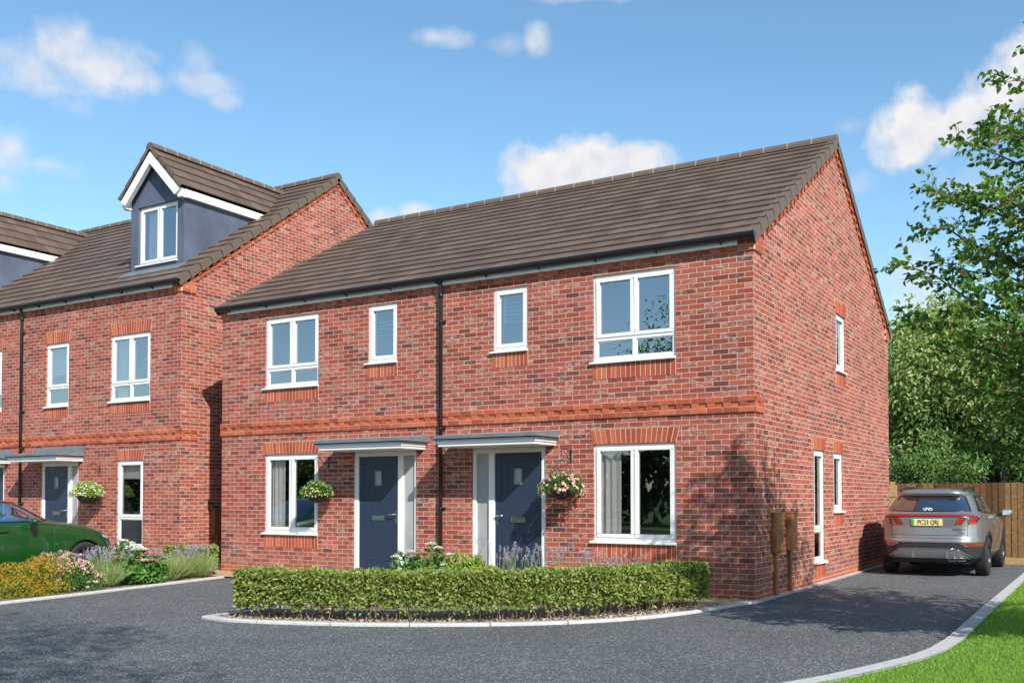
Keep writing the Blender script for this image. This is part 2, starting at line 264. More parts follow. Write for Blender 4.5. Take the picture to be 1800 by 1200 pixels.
# ------------------------------------------------------------------ object helpers
def tag(o, label=None, cat=None, group=None, kind=None):
    if label: o['label'] = label
    if cat: o['category'] = cat
    if group: o['group'] = group
    if kind: o['kind'] = kind
    return o
def empty(name, loc, label, cat, group=None, rz=0):
    o = bpy.data.objects.new(name, None); COL.objects.link(o); o.location = loc; o.rotation_euler = (0, 0, rz); o.empty_display_size = .2
    return tag(o, label, cat, group)
def base_of(p):
    v = Vector((0, 0, 0))
    while p is not None: v = v + p.location; p = p.parent
    return v
class MB:
    """collects geometry in world coordinates (or local with local=True)"""
    def __init__(s): s.v = []; s.f = []; s.mi = []; s.uv = None; s.sm = []
    def face(s, pts, m=0, smooth=False):
        i = len(s.v); s.v += [tuple(p) for p in pts]; s.f.append(tuple(range(i, i + len(pts)))); s.mi.append(m); s.sm.append(smooth)
    def box(s, x0, x1, y0, y1, z0, z1, m=0, T=None, skip=()):
        T = T or (lambda a, b, c: (a, b, c))
        if x0 > x1: x0, x1 = x1, x0
        if y0 > y1: y0, y1 = y1, y0
        if z0 > z1: z0, z1 = z1, z0
        c = [T(x, y, z) for z in (z0, z1) for y in (y0, y1) for x in (x0, x1)]
        i = len(s.v); s.v += c
        for k, q in enumerate(((0, 2, 3, 1), (4, 5, 7, 6), (0, 1, 5, 4), (2, 6, 7, 3), (0, 4, 6, 2), (1, 3, 7, 5))):
            if k in skip: continue
            s.f.append(tuple(i + a for a in q)); s.mi.append(m); s.sm.append(False)
    def prism(s, poly, T0, T1, m=0, caps=True):
        """poly: list of 2-D points; T0/T1 map a 2-D point to the two end positions"""
        n = len(poly); i = len(s.v); s.v += [tuple(T0(*p)) for p in poly] + [tuple(T1(*p)) for p in poly]
        for k in range(n):
            j = (k + 1) % n; s.f.append((i + k, i + j, i + n + j, i + n + k)); s.mi.append(m); s.sm.append(False)
        if caps:
            s.f.append(tuple(i + k for k in range(n))[::-1]); s.mi.append(m); s.sm.append(False)
            s.f.append(tuple(i + n + k for k in range(n))); s.mi.append(m); s.sm.append(False)
    def tube(s, pts, r, n=8, m=0, cap=True, smooth=True):
        pts = [Vector(p) for p in pts]; R_ = r if isinstance(r, (list, tuple)) else [r] * len(pts); rings = []
        prev = None
        for k, p in enumerate(pts):
            d = (pts[min(k + 1, len(pts) - 1)] - pts[max(k - 1, 0)]).normalized()
            a = prev if prev is not None else (Vector((0, 0, 1)) if abs(d.z) < .9 else Vector((1, 0, 0)))
            u = (a - d * a.dot(d)); u = u.normalized() if u.length > 1e-6 else d.orthogonal().normalized(); prev = u; w = d.cross(u)
            i = len(s.v); s.v += [tuple(p + (u * math.cos(t) + w * math.sin(t)) * R_[k]) for t in [2 * math.pi * q / n for q in range(n)]]; rings.append(i)
        for a, b2 in zip(rings, rings[1:]):
            for q in range(n):
                j = (q + 1) % n; s.f.append((a + q, a + j, b2 + j, b2 + q)); s.mi.append(m); s.sm.append(smooth)
        if cap:
            s.f.append(tuple(rings[0] + q for q in range(n))[::-1]); s.mi.append(m); s.sm.append(False)
            s.f.append(tuple(rings[-1] + q for q in range(n))); s.mi.append(m); s.sm.append(False)
    def lathe(s, prof, T, n=32, m=0, smooth=True):
        """prof: (radius, axial); T(x, y, axial) -> world"""
        rings = []
        for r, a in prof:
            i = len(s.v); s.v += [tuple(T(r * math.cos(2 * math.pi * q / n), r * math.sin(2 * math.pi * q / n), a)) for q in range(n)]; rings.append(i)
        for a, b2 in zip(rings, rings[1:]):
            for q in range(n):
                j = (q + 1) % n; s.f.append((a + q, a + j, b2 + j, b2 + q)); s.mi.append(m); s.sm.append(smooth)
    def grid(s, P, m=0, smooth=True, closed=False):
        """P: (rows, cols, 3) array"""
        P = np.asarray(P); r, c = P.shape[:2]; i = len(s.v); s.v += [tuple(p) for p in P.reshape(-1, 3)]
        for a in range(r - 1):
            for q in range(c if closed else c - 1):
                j = (q + 1) % c; s.f.append((i + a * c + q, i + a * c + j, i + (a + 1) * c + j, i + (a + 1) * c + q)); s.mi.append(m); s.sm.append(smooth)
    def build(s, name, mats, parent=None, local=False, bevel=0, fix=True, label=None):
        if isinstance(mats, str): mats = [mats]
        off = Vector((0, 0, 0)) if (local or parent is None) else base_of(parent)
        me = bpy.data.meshes.new(name)
        V = np.array(s.v, dtype=float) - np.array(off)[None, :] if s.v else np.zeros((0, 3))
        me.from_pydata(V.tolist(), [], s.f)
        for m in mats: me.materials.append(MATS[m])
        me.polygons.foreach_set('material_index', s.mi); me.polygons.foreach_set('use_smooth', s.sm)
        me.update()
        if fix or bevel:
            bm = bmesh.new(); bm.from_mesh(me); bmesh.ops.remove_doubles(bm, verts=bm.verts, dist=1e-6)
            if fix: bmesh.ops.recalc_face_normals(bm, faces=bm.faces)
            if bevel:
                bmesh.ops.bevel(bm, geom=[e for e in bm.edges if len(e.link_faces) == 2 and e.calc_face_angle(0) > .5], offset=bevel, segments=1, affect='EDGES', profile=.5)
            bm.to_mesh(me); bm.free()
        # box-mapped UVs in metres (world space)
        uvl = me.uv_layers.new(name='UVMap'); n = len(me.loops)
        li = np.empty(n, int); me.loops.foreach_get('vertex_index', li); co = np.empty(len(me.vertices) * 3); me.vertices.foreach_get('co', co); co = co.reshape(-1, 3) + np.array(off)
        pn = np.empty(len(me.polygons) * 3); me.polygons.foreach_get('normal', pn); pn = np.abs(pn.reshape(-1, 3)); lt = np.empty(len(me.polygons), int); me.polygons.foreach_get('loop_total', lt)
        ax = np.repeat(np.argmax(pn * np.array([1, 1, .9]), 1), lt); P = co[li]
        UV = np.where((ax == 0)[:, None], P[:, [1, 2]] + np.array([.059, 0]), np.where((ax == 1)[:, None], P[:, [0, 2]], P[:, [0, 1]]))
        uvl.data.foreach_set('uv', UV.ravel())
        o = bpy.data.objects.new(name, me); COL.objects.link(o)
        if parent is not None: o.parent = parent
        if label: o['label'] = label
        return o
def np_mesh(name, V, F, mat, parent=None, smooth=False, local=False):
    """fast mesh from numpy; F (n,3) or (n,4)"""
    off = np.zeros(3) if (local or parent is None) else np.array(base_of(parent))
    me = bpy.data.meshes.new(name); k = F.shape[1]
    me.vertices.add(len(V)); me.vertices.foreach_set('co', (V - off).ravel()); me.loops.add(F.size); me.loops.foreach_set('vertex_index', F.ravel())
    me.polygons.add(len(F)); me.polygons.foreach_set('loop_start', np.arange(len(F)) * k); me.polygons.foreach_set('loop_total', np.full(len(F), k))
    me.polygons.foreach_set('use_smooth', np.full(len(F), smooth)); me.materials.append(MATS[mat]); me.update(); me.validate()
    o = bpy.data.objects.new(name, me); COL.objects.link(o)
    if parent is not None: o.parent = parent
    if name == 'flowers': o['kind'] = 'stuff'
    return o
def unit(a): return a / np.maximum(np.linalg.norm(a, axis=-1, keepdims=True), 1e-9)
def leaves(name, P, D, Nn, Ln, Wd, mat, parent=None, shape='rhomb', fold=.25):
    """leaf blades: P base, D tip direction, Nn face normal, Ln length, Wd width"""
    D = unit(D); S = unit(np.cross(D, Nn)); Nn = np.cross(S, D); Ln = np.asarray(Ln).reshape(-1, 1) * np.ones((len(P), 1)); Wd = np.asarray(Wd).reshape(-1, 1) * np.ones((len(P), 1))
    if shape == 'rhomb':
        V = np.stack([P, P + D * Ln * .45 + S * Wd * .5 + Nn * Wd * fold, P + D * Ln, P + D * Ln * .45 - S * Wd * .5 + Nn * Wd * fold], 1)
        n = len(P); b = np.arange(n)[:, None] * 4; F = np.concatenate([b + [[0, 1, 2]], b + [[0, 2, 3]]])
    else:
        V = np.stack([P, P + D * Ln * .22 + S * Wd * .44 + Nn * Wd * fold, P + D * Ln * .55 + S * Wd * .42 + Nn * Wd * fold * .8 - Nn * Ln * .03, P + D * Ln - Nn * Ln * .12,
                      P + D * Ln * .55 - S * Wd * .42 + Nn * Wd * fold * .8 - Nn * Ln * .03, P + D * Ln * .22 - S * Wd * .44 + Nn * Wd * fold], 1)
        n = len(P); b = np.arange(n)[:, None] * 6; F = np.concatenate([b + [[0, 1, 2]], b + [[0, 2, 3]], b + [[0, 3, 4]], b + [[0, 4, 5]]])
    return np_mesh(name, V.reshape(-1, 3), F, mat, parent)
def rdir(n): return unit(RNG.normal(size=(n, 3)))
# ------------------------------------------------------------------ house parts
BR = ['brick_mortar', 'orange_brick']
def brick_row(mb, T, u0, u1, z0, z1, proud, ln=.236, gap=.010, start=0.0, alt=None):
    """row of real bricks on a mortar bed; alt = second proud value for every other brick"""
    lo = proud if alt is None else min(proud, alt)
    mb.box(u0, u1, -.01, lo - .005, z0, z1, 0, T); u = u0 - start; k = 0
    while u < u1 - .004:
        a, b_ = max(u + gap / 2, u0), min(u + ln - gap / 2, u1); p = proud if (alt is None or k % 2 == 0) else alt
        if b_ - a > .015: mb.box(a, b_, -.008, p, z0 + .004, z1 - .004, 1, T)
        u += ln; k += 1
def soldier(root, T, u0, u1, z0, z1, splay=0.0, name='brick_apron'):
    mb = MB(); n = max(2, round((u1 - u0) / .0775)); w = (u1 - u0) / n; mid = (u0 + u1) / 2; hw = (u1 - u0) / 2
    top = lambda u: mid + (u - mid) * (1 + splay / hw)
    P0 = lambda d: (lambda a, c: T(a, d, c))
    mb.prism([(u0, z0), (u1, z0), (top(u1), z1), (top(u0), z1)], P0(-.005), P0(.0025), 0)
    g = .0058
    for k in range(n):
        a, c = u0 + k * w + g, u0 + (k + 1) * w - g
        mb.prism([(a, z0 + .004), (c, z0 + .004), (top(c + g) - g, z1 - .004), (top(a - g) + g, z1 - .004)], P0(-.004), P0(.0055 + .002 * random.random()), 1)
    return mb.build(name, BR, root)
def wall(root, name, T, u0, u1, z0, z1, holes, depth=.10, mats=('red_brick', 'orange_bond'), plinth=.15, tri=None):
    us = sorted({u0, u1, *[h[0] for h in holes], *[h[1] for h in holes]}); zs = sorted({z0, z1, *([plinth] if plinth else []), *[h[2] for h in holes], *[h[3] for h in holes]})
    mb = MB()
    for a, b_ in zip(us, us[1:]):
        for c, d in zip(zs, zs[1:]):
            um, zm = (a + b_) / 2, (c + d) / 2
            if any(h[0] < um < h[1] and h[2] < zm < h[3] for h in holes): continue
            mb.face([T(a, 0, c), T(b_, 0, c), T(b_, 0, d), T(a, 0, d)], 1 if (plinth and zm < plinth) else 0)
    for h in holes:
        a, b_, c, d = h
        for q in (((a, c), (a, d)), ((b_, c), (b_, d)), ((a, c), (b_, c)), ((a, d), (b_, d))):
            (p, r), (s_, t) = q; mb.face([T(p, 0, r), T(s_, 0, t), T(s_, -depth, t), T(p, -depth, r)], 0)
    if tri: mb.face([T(*p) for p in tri], 0)
    return mb.build(name, list(mats), root, fix=False)
def curtain_mesh(root, T, u0, u1, z0, z1, d, mat='curtain', waves=3.2, amp=.014):
    n = 40; P = np.zeros((2, n, 3))
    for i in range(n):
        t = i / (n - 1); u = u0 + (u1 - u0) * t; dd = d - amp * math.sin(t * waves * 2 * math.pi) - .012 * math.sin(t * 17)
        P[0, i] = T(u, dd, z0); P[1, i] = T(u + .008 * math.sin(t * 9), dd, z1)
    mb = MB(); mb.grid(P); return mb.build('curtain', mat, root, fix=False)
def window(root, T, u0, u1, z0, z1, cols=2, low=0, sill=True, apron=True, arch=0, extras=(), room=True, mx=.0):
    F = MB(); d0, d1 = -.085, -.030; fw = .058
    F.box(u0, u1, d0, d1, z1 - fw, z1, 0, T); F.box(u0, u1, d0, d1, z0, z0 + fw, 0, T)
    F.box(u0, u0 + fw, d0, d1, z0 + fw, z1 - fw, 0, T); F.box(u1 - fw, u1, d0, d1, z0 + fw, z1 - fw, 0, T)
    zl = z0 + fw; lights = []
    if low:
        zt = z0 + low; F.box(u0 + fw, u1 - fw, d0, d1 + .001, zt - .03, zt + .03, 0, T)
        if cols == 2:
            um = (u0 + u1) / 2; F.box(um - .03, um + .03, d0, d1, z0 + fw, zt - .03, 0, T)
            lights += [(u0 + fw, um - .03, z0 + fw, zt - .03, 0), (um + .03, u1 - fw, z0 + fw, zt - .03, 0)]
        else: lights += [(u0 + fw, u1 - fw, z0 + fw, zt - .03, 0)]
        zl = zt + .03
    if cols == 2:
        um = (u0 + u1) / 2; F.box(um - .022, um + .022, d0, d1 - .002, zl, z1 - fw, 0, T)
        lights += [(u0 + fw - .012, um - .004, zl - .008, z1 - fw + .012, 1), (um + .004, u1 - fw + .012, zl - .008, z1 - fw + .012, 1)]
    else: lights += [(u0 + fw - .012, u1 - fw + .012, zl - .008, z1 - fw + .012, 1)]
    sw = .056; panes = []
    for a, b_, c, d, sash in lights:
        if sash:
            e0, e1 = -.070, d1 + .014
            F.box(a, b_, e0, e1, d - sw, d, 0, T); F.box(a, b_, e0, e1, c, c + sw, 0, T); F.box(a, a + sw, e0, e1, c + sw, d - sw, 0, T); F.box(b_ - sw, b_, e0, e1, c + sw, d - sw, 0, T)
            panes.append((a + sw, b_ - sw, c + sw, d - sw))
        else:
            F.box(a, b_, -.07, d1 - .012, d - .014, d, 0, T); F.box(a, b_, -.07, d1 - .012, c, c + .014, 0, T); F.box(a, a + .014, -.07, d1 - .012, c + .014, d - .014, 0, T); F.box(b_ - .014, b_, -.07, d1 - .012, c + .014, d - .014, 0, T)
            panes.append((a + .014, b_ - .014, c + .014, d - .014))
    w = F.build('window', 'white_upvc', root, bevel=.004)
    for a, b_, c, d in panes:
        g = MB(); g.face([T(a - .004, -.058, c - .004), T(b_ + .004, -.058, c - .004), T(b_ + .004, -.058, d + .004), T(a - .004, -.058, d + .004)]); g.build('pane', 'pane_glass_clear' if z0 < 2 else 'pane_glass', w, fix=False)
    if sill:
        s = MB(); s.prism([(-.029, z0 + .006), (.052, z0 - .012), (.052, z0 - .040), (-.029, z0 - .040)], lambda d, z: T(u0 - .045, d, z), lambda d, z: T(u1 + .002, d, z)); s.build('sill', 'white_upvc', w, bevel=.003)
    if apron: soldier(w, T, u0 - .012, u1 + .004, z0 - .27, z0 - .0415)
    if arch: soldier(w, T, u0 - .004, u1 + .004, z1 + .001, z1 + arch, .055 if arch > .2 and (u1 - u0) > .7 else .0, 'brick_arch')
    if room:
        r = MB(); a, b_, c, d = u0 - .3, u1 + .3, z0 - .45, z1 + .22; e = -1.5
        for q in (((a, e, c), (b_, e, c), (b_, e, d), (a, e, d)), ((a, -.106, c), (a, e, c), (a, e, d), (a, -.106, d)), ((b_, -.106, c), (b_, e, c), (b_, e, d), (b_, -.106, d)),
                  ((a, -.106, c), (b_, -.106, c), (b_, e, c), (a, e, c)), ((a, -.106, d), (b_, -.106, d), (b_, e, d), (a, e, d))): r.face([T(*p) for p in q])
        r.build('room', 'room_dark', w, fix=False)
    for ex in extras:
        k = ex[0]
        if k == 'curtain': curtain_mesh(w, T, ex[1], ex[2], z0 + .01, z1 - .03, -.13)
        elif k == 'blind':
            m = MB(); m.box(u0 + .03, u1 - .03, -.135, -.13, ex[1], z1 - .02, 0, T); m.box(u0 + .03, u1 - .03, -.142, -.122, ex[1] - .02, ex[1], 0, T); m.build('blind', 'blind', w)
        elif k == 'slats':
            m = MB()
            for z in ex[1]: m.box(u0 + .12, u1 - .05, -.16, -.12, z, z + .012, 0, T)
            if len(ex) > 2: m.box(ex[2], ex[2] + .02, -.14, -.13, min(ex[1]) + .0, z1 - .1, 0, T)
            m.build('blind', 'white_upvc', w)
    return w
def door(root, T, flip, x_out, x_in, z0, z1):
    """frame from x_out (outer jamb beside the leaf) to x_in (outer jamb beside the sidelight)"""
    s = 1 if x_in > x_out else -1; A = lambda t: x_out + s * t
    F = MB(); d0, d1 = -.10, -.028; wd = abs(x_in - x_out); fw = .068
    leaf0, leaf1 = .10, .955; mull1 = leaf1 + .115; side1 = wd - .065
    F.box(A(0), A(wd), d0, d1, z1 - .085, z1, 0, T); F.box(A(0), A(leaf0 - .01), d0, d1, z0, z1 - .085, 0, T); F.box(A(leaf1 + .006), A(mull1), d0, d1, z0, z1 - .085, 0, T); F.box(A(side1), A(wd), d0, d1, z0, z1 - .085, 0, T)
    F.box(A(mull1), A(side1), d0, d1 - .01, z0, z0 + .14, 0, T)
    f = F.build('door_frame', 'white_upvc', root, bevel=.004)
    th = MB(); th.box(A(-.01), A(wd + .01), -.10, .03, z0 - .05, z0, 0, T); th.build('threshold', 'white_upvc', f)
    g = MB(); g.box(A(mull1), A(side1), -.075, -.068, z0 + .14, z1 - .085, 0, T); g.build('sidelight_pane', 'frosted_glass', f)
    D = MB(); la, lb = leaf0 - .006, leaf1 + .002; zb, zt = z0 + .012, z1 - .088
    D.box(A(la), A(lb), -.088, -.058, zb, zt, 0, T)
    st = .105; e1 = -.050
    D.box(A(la + .002), A(la + st), -.06, e1, zb, zt, 0, T); D.box(A(lb - st), A(lb - .002), -.06, e1, zb, zt, 0, T); D.box(A(la + st + .003), A(lb - st - .003), -.06, e1, zt - .15, zt, 0, T); D.box(A(la + st + .003), A(lb - st - .003), -.06, e1, zb, zb + .16, 0, T)
    n = 5; pw = (lb - la - 2 * st - .006) / n
    for k in range(n): D.box(A(la + st + .003 + k * pw + .003), A(la + st + .003 + (k + 1) * pw - .003), -.06, e1 - .002, zb + .166, zt - .156, 0, T)
    lf = D.build('door', 'door_blue', root, bevel=.0025)
    c = (la + lb) / 2; wz = z0 + 1.48
    m = MB()
    for q in ((c - .075, c + .075, wz - .005, wz + .018), (c - .075, c + .075, wz + .232, wz + .255), (c - .075, c - .052, wz + .018, wz + .232), (c + .052, c + .075, wz + .018, wz + .232)): m.box(A(q[0]), A(q[1]), -.052, -.040, q[2], q[3], 0, T)
    vf = m.build('vision_frame', 'lead_grey', lf); m = MB(); m.box(A(c - .05), A(c + .05), -.050, -.046, wz + .02, wz + .23, 0, T); m.build('vision_pane', 'frosted_glass', lf)
    m = MB(); lz = z0 + .88
    for q in ((-.135, .135, 0, .016), (-.135, .135, .064, .08), (-.135, -.115, .016, .064), (.115, .135, .016, .064)): m.box(A(c + q[0]), A(c + q[1]), -.051, -.037, lz + q[2], lz + q[3], 0, T)
    m.box(A(c - .112), A(c + .112), -.051, -.042, lz + .018, lz + .062, 0, T); m.build('letter_plate', 'chrome', lf, bevel=.002)
    m = MB(); hx = lb - .045; hz = z0 + .98
    m.box(A(hx - .016), A(hx + .016), -.051, -.040, hz - .16, hz + .085, 0, T); m.tube([T(A(hx), -.045, hz), T(A(hx), .012, hz)], .010, 8); m.tube([T(A(hx), .010, hz), T(A(hx - .13), .012, hz)], .0095, 8)
    m.tube([T(A(hx), -.042, hz - .11), T(A(hx), -.032, hz - .11)], .011, 8); m.build('door_handle', 'chrome', lf)
def canopy(root, T, u0, u1, zb=2.235, up=.045):
    m = MB(); dp = .645
    m.box(u0, u1, -.01, dp, zb, zb + .045, 0, T); m.box(u0 - .018, u1 + .018, -.01, dp + .018, zb + .045, zb + .105, 0, T); c = m.build('canopy', 'white_board', root, bevel=.006)
    m = MB(); a, b_ = u0 - .055, u1 + .055; D = dp + .055; zt = zb + .105
    m.box(a, b_, -.005, D, zt, zt + .018, 0, T); m.box(a, b_, D - .012, D, zt - .006, zt + .075, 0, T); m.box(a, a + .012, -.005, D - .012, zt - .006, zt + .075, 0, T); m.box(b_ - .012, b_, -.005, D - .012, zt - .006, zt + .075, 0, T)
    m.prism([(-.004, zt + .019), (D - .013, zt + .019), (D - .013, zt + .06), (-.004, zt + .09)], lambda d, z: T(a + .013, d, z), lambda d, z: T(b_ - .013, d, z))
    m.box(a + .0, b_ - .0, -.003, .006, zt + .076, zt + .085 + up, 0, T); m.build('lead_cap', 'lead_grey', c)
def tiled_slope(mb, O, U, V, Nn, width, length, n, tw=.298):
    O, U, V, Nn = map(Vector, (O, U, V, Nn)); g = length / n
    for k in range(n):
        off = (k % 2) * tw / 2; x = -off
        while x < width:
            a, c = max(x + .0012, 0), min(x + tw - .0012, width); x += tw
            if c - a < .02: continue
            j = random.uniform(-.0012, .0012)
            def P(u, v, h): return tuple(O + U * u + V * v + Nn * h)
            v0, v1 = k * g - .012 + j, min((k + 1) * g + .045, length); h0, h1 = .046, .014
            c8 = [P(a, v0, h0 - .024), P(c, v0, h0 - .024), P(c, v1, -.004), P(a, v1, -.004), P(a, v0 , h0), P(c, v0, h0), P(c, v1, h1), P(a, v1, h1)]
            i = len(mb.v); mb.v += c8
            for q in ((4, 5, 6, 7), (0, 1, 5, 4), (1, 2, 6, 5), (3, 0, 4, 7)): mb.f.append(tuple(i + z for z in q)); mb.mi.append(0); mb.sm.append(False)
def verge(mb, O, V, Nn, out, length, n, drop=.135):
    """stepped cloaked verge units; out = unit vector pointing off the gable"""
    O, V, Nn, out = map(Vector, (O, V, Nn, out)); g = length / n
    for k in range(n):
        v0, v1 = k * g - .035, min((k + 1) * g - .008, length + .02)
        pts = [(v0, .060), (v1, .034), (v1, -drop + .028), (v0 + .02, -drop)]
        mb.prism(pts, lambda v, h: O + V * v + Nn * h + out * .045, lambda v, h: O + V * v + Nn * h + out * .062)
        mb.prism([(v0, .052), (v1, .034), (v1, .022), (v0, .040)], lambda v, h: O + V * v + Nn * h - out * .075, lambda v, h: O + V * v + Nn * h + out * .0445)
def ridge(mb, A, B, r=.125, seg=.45):
    A, B = Vector(A), Vector(B); d = (B - A).normalized(); S = d.cross(Vector((0, 0, 1))).normalized(); Ln = (B - A).length; n = max(1, round(Ln / seg)); g = Ln / n
    for k in range(n):
        for t0, t1, rr, m in ((k * g + .007, (k + 1) * g - .007, r, 0), ((k + 1) * g - .009, (k + 1) * g + .009, r + .004, 1)):
            if m == 1 and k == n - 1: continue
            ring = []
            for q in range(9):
                a = math.pi * (q / 8) ; a = math.pi * 1.12 * (q / 8) - .06 * math.pi
                ring.append((math.cos(a) * rr, math.sin(a) * rr * .92))
            mb.prism(ring, lambda x, y: A + d * t0 + S * x + Vector((0, 0, y)), lambda x, y: A + d * t1 + S * x + Vector((0, 0, y)), m)
def gutter(root, T, u0, u1, z, d=.085, step=.95, first=.35):
    m = MB(); r = .058; prof = [(math.cos(a) * r, math.sin(a) * r * 1.45) for a in [math.pi + math.pi * q / 10 for q in range(11)]]
    inner = [(x * .93, y * .93) for x, y in prof][::-1]
    m.prism(prof + inner, lambda x, y: T(u0, d + x, z + y), lambda x, y: T(u1, d + x, z + y))
    m.box(u0, u1, d + r - .002, d + r + .004, z - .004, z + .006, 0, T)
    for e, s in ((u0, -1), (u1, 1)): m.prism([(x * 1.06, y * 1.06) for x, y in prof], lambda x, y: T(e, d + x, z + y), lambda x, y: T(e + s * .012, d + x, z + y))
    gt = m.build('gutter', 'black_plastic', root)
    u = u0 + first
    while u < u1 - .03:
        b_ = MB(); pr = [(x * 1.13, y * 1.13) for x, y in prof]; inn = [(x * 1.0, y * 1.0) for x, y in prof][::-1]
        b_.prism(pr + inn, lambda x, y: T(u, d + x, z + y), lambda x, y: T(u + .03, d + x, z + y))
        b_.prism([(0.03, z - .02), (d - .02, z - .055), (d + .01, z - .060), (.03, z - .145)], lambda x, y: T(u + .008, x, y), lambda x, y: T(u + .022, x, y))
        b_.build('gutter_bracket', 'black_plastic', gt); u += step
def downpipe(root, T, u, ztop, zbot, clips, d=.058):
    m = MB(); m.tube([T(u, .085, ztop), T(u, .085, ztop - .09), T(u, d + .01, ztop - .16), T(u, d, ztop - .22), T(u, d, zbot)], .034, 12); m.tube([T(u, .085, ztop + .02), T(u, .085, ztop - .07)], .043, 12); m.tube([T(u, d, ztop - .20), T(u, d, ztop - .29)], .041, 12)
    p = m.build('downpipe', 'black_plastic', root, fix=False)
    for z in clips:
        c = MB(); c.tube([T(u, d, z - .014), T(u, d, z + .014)], .038, 12); c.box(u + .03, u + .072, .004, .03, z - .02, z + .016, 0, T); c.tube([T(u + .045, .01, z), T(u + .05, .052, z)], .012, 8); c.build('pipe_clip', 'black_plastic', p)
def meter_box(root, T, u, z0=.645, z1=1.215):
    m = MB(); m.box(u, u + .39, .0, .068, z0, z1 - .012, 0, T); m.box(u - .006, u + .396, .0, .080, z1 - .014, z1 + .004, 0, T); m.box(u + .012, u + .378, .068, .075, z0 + .015, z1 - .03, 0, T)
    b_ = m.build('meter_box', 'brown_plastic', root, bevel=.006)
    m = MB(); m.box(u + .10, u + .18, .0, .050, .02, z0, 0, T); m.build('pipe_cover', 'brown_plastic', b_, bevel=.006)
    m = MB(); m.box(u + .0145, u + .3755, .0751, .0765, z0 + .0175, z1 - .0325, 0, T); m.build('meter_door', 'brown_plastic', b_, bevel=.0005)
def gable_corbel(mb, T, y0, z0, y1, z1, n=None):
    dy, dz = y1 - y0, z1 - z0; Ln = math.hypot(dy, dz); c, s = dy / Ln, dz / Ln; k = 0; t = .0
    def P(v, h): return (y0 + c * v - s * h, z0 + s * v + c * h)
    def q(v0, v1, h0, h1, p, m):
        pts = [P(v0, h0), P(v1, h0), P(v1, h1), P(v0, h1)]; mb.prism(pts, lambda a, b_: T(a, -.004, b_), lambda a, b_: T(a, p, b_), m)
    sgn = 1 if dy > 0 else -1
    q(0, Ln, -.205 * sgn, -.02 * sgn, .010, 0)
    while t < Ln - .05:
        q(t + .005, min(t + .113, Ln), -.205 * sgn, -.135 * sgn, .036 if k % 2 else .014, 1); q(t + .005, min(t + .231, Ln) if k % 2 == 0 else t + .113, -.130 * sgn, -.05 * sgn, .036, 1) if k % 2 == 0 or True else None
        t += .118; k += 1
def string_course(root, T, TS, u0, u1, ret, side='R'):
    m = MB()
    for z, ln, p, alt in ((2.625, .236, .026, None), (2.70, .118, .024, .004), (2.775, .236, .027, None)): brick_row(m, T, u0, u1, z, z + .075, p, ln, .010, .06, alt)
    if TS:
        for z, ln, p, alt in ((2.625, .236, .0255, None), (2.70, .118, .0235, .004), (2.775, .236, .0265, None)): brick_row(m, TS, 0 + TS(0, 0, 0)[1] * 0 + ret[0], ret[1], z, z + .075, p, ln, .010, .0, alt)
    m.build('string_course', BR, root)
def roof_body(root, x0, x1, ye, yr, yb, ze, zr, n, ov=.0, name='roof'):
    """tiled double-pitch roof: front eave (ye, ze), ridge (yr, zr), mirrored to the back"""
    L1 = math.hypot(yr - ye, zr - ze); c, s = (yr - ye) / L1, (zr - ze) / L1
    m = MB(); w = x1 - x0
    tiled_slope(m, (x0, ye, ze), (1, 0, 0), (0, c, s), (0, -s, c), w, L1, n)
    yB = 2 * yr - ye
    tiled_slope(m, (x1, yB, ze), (-1, 0, 0), (0, -c, s), (0, s, c), w, L1, n)
    m.face([(x0, ye + .02, ze - .03), (x1, ye + .02, ze - .03), (x1, yr, zr - .03), (x0, yr, zr - .03)]); m.face([(x0, yB - .02, ze - .03), (x1, yB - .02, ze - .03), (x1, yr, zr - .03), (x0, yr, zr - .03)])
    r = m.build(name, 'roof_tile', root, fix=False)
    for x, o in ((x1, 1), (x0, -1)):
        v = MB(); verge(v, (x, ye, ze), (0, c, s), (0, -s, c), (o, 0, 0), L1, n); verge(v, (x, yB, ze), (0, -c, s), (0, s, c), (o, 0, 0), L1, n)
        v.build('verge_caps', 'ridge_tile', r)
    rg = MB(); ridge(rg, (x0 - .06, yr, zr + .0), (x1 + .06, yr, zr + .0)); rg.build('ridge_tiles', ['ridge_tile', 'ridge_mortar'], r)
    return r
def corbel_eaves(root, T, u0, u1, z, zk):
    """dentil course under the fascia; kneelers at both ends"""
    m = MB(); brick_row(m, T, u0 + .22, u1 - .22, z, z + .075, .045, .118, .008, 0, .012)
    for a, b_ in ((u0 - .028, u0 + .215), (u1 - .215, u1 + .028)):
        for k, zz in enumerate(np.arange(z, zk - .01, .075)): brick_row(m, T, a, b_, zz, min(zz + .075, zk), .030 + .012 * k, .236, .010, .118 * (k % 2))
    m.build('eaves_corbel', BR, root)
def kneeler(root, T, a, b_, z, zt, slope):
    m = MB(); k = 0; zz = z
    while zz < zt:
        lim = b_ - max(0, (k - 2)) * .03; brick_row(m, T, a, lim, zz, zz + .075, .032 if k < 9 else .03, .236, .010, .118 * (k % 2)); zz += .075; k += 1
    m.build('gable_kneeler', BR, root)
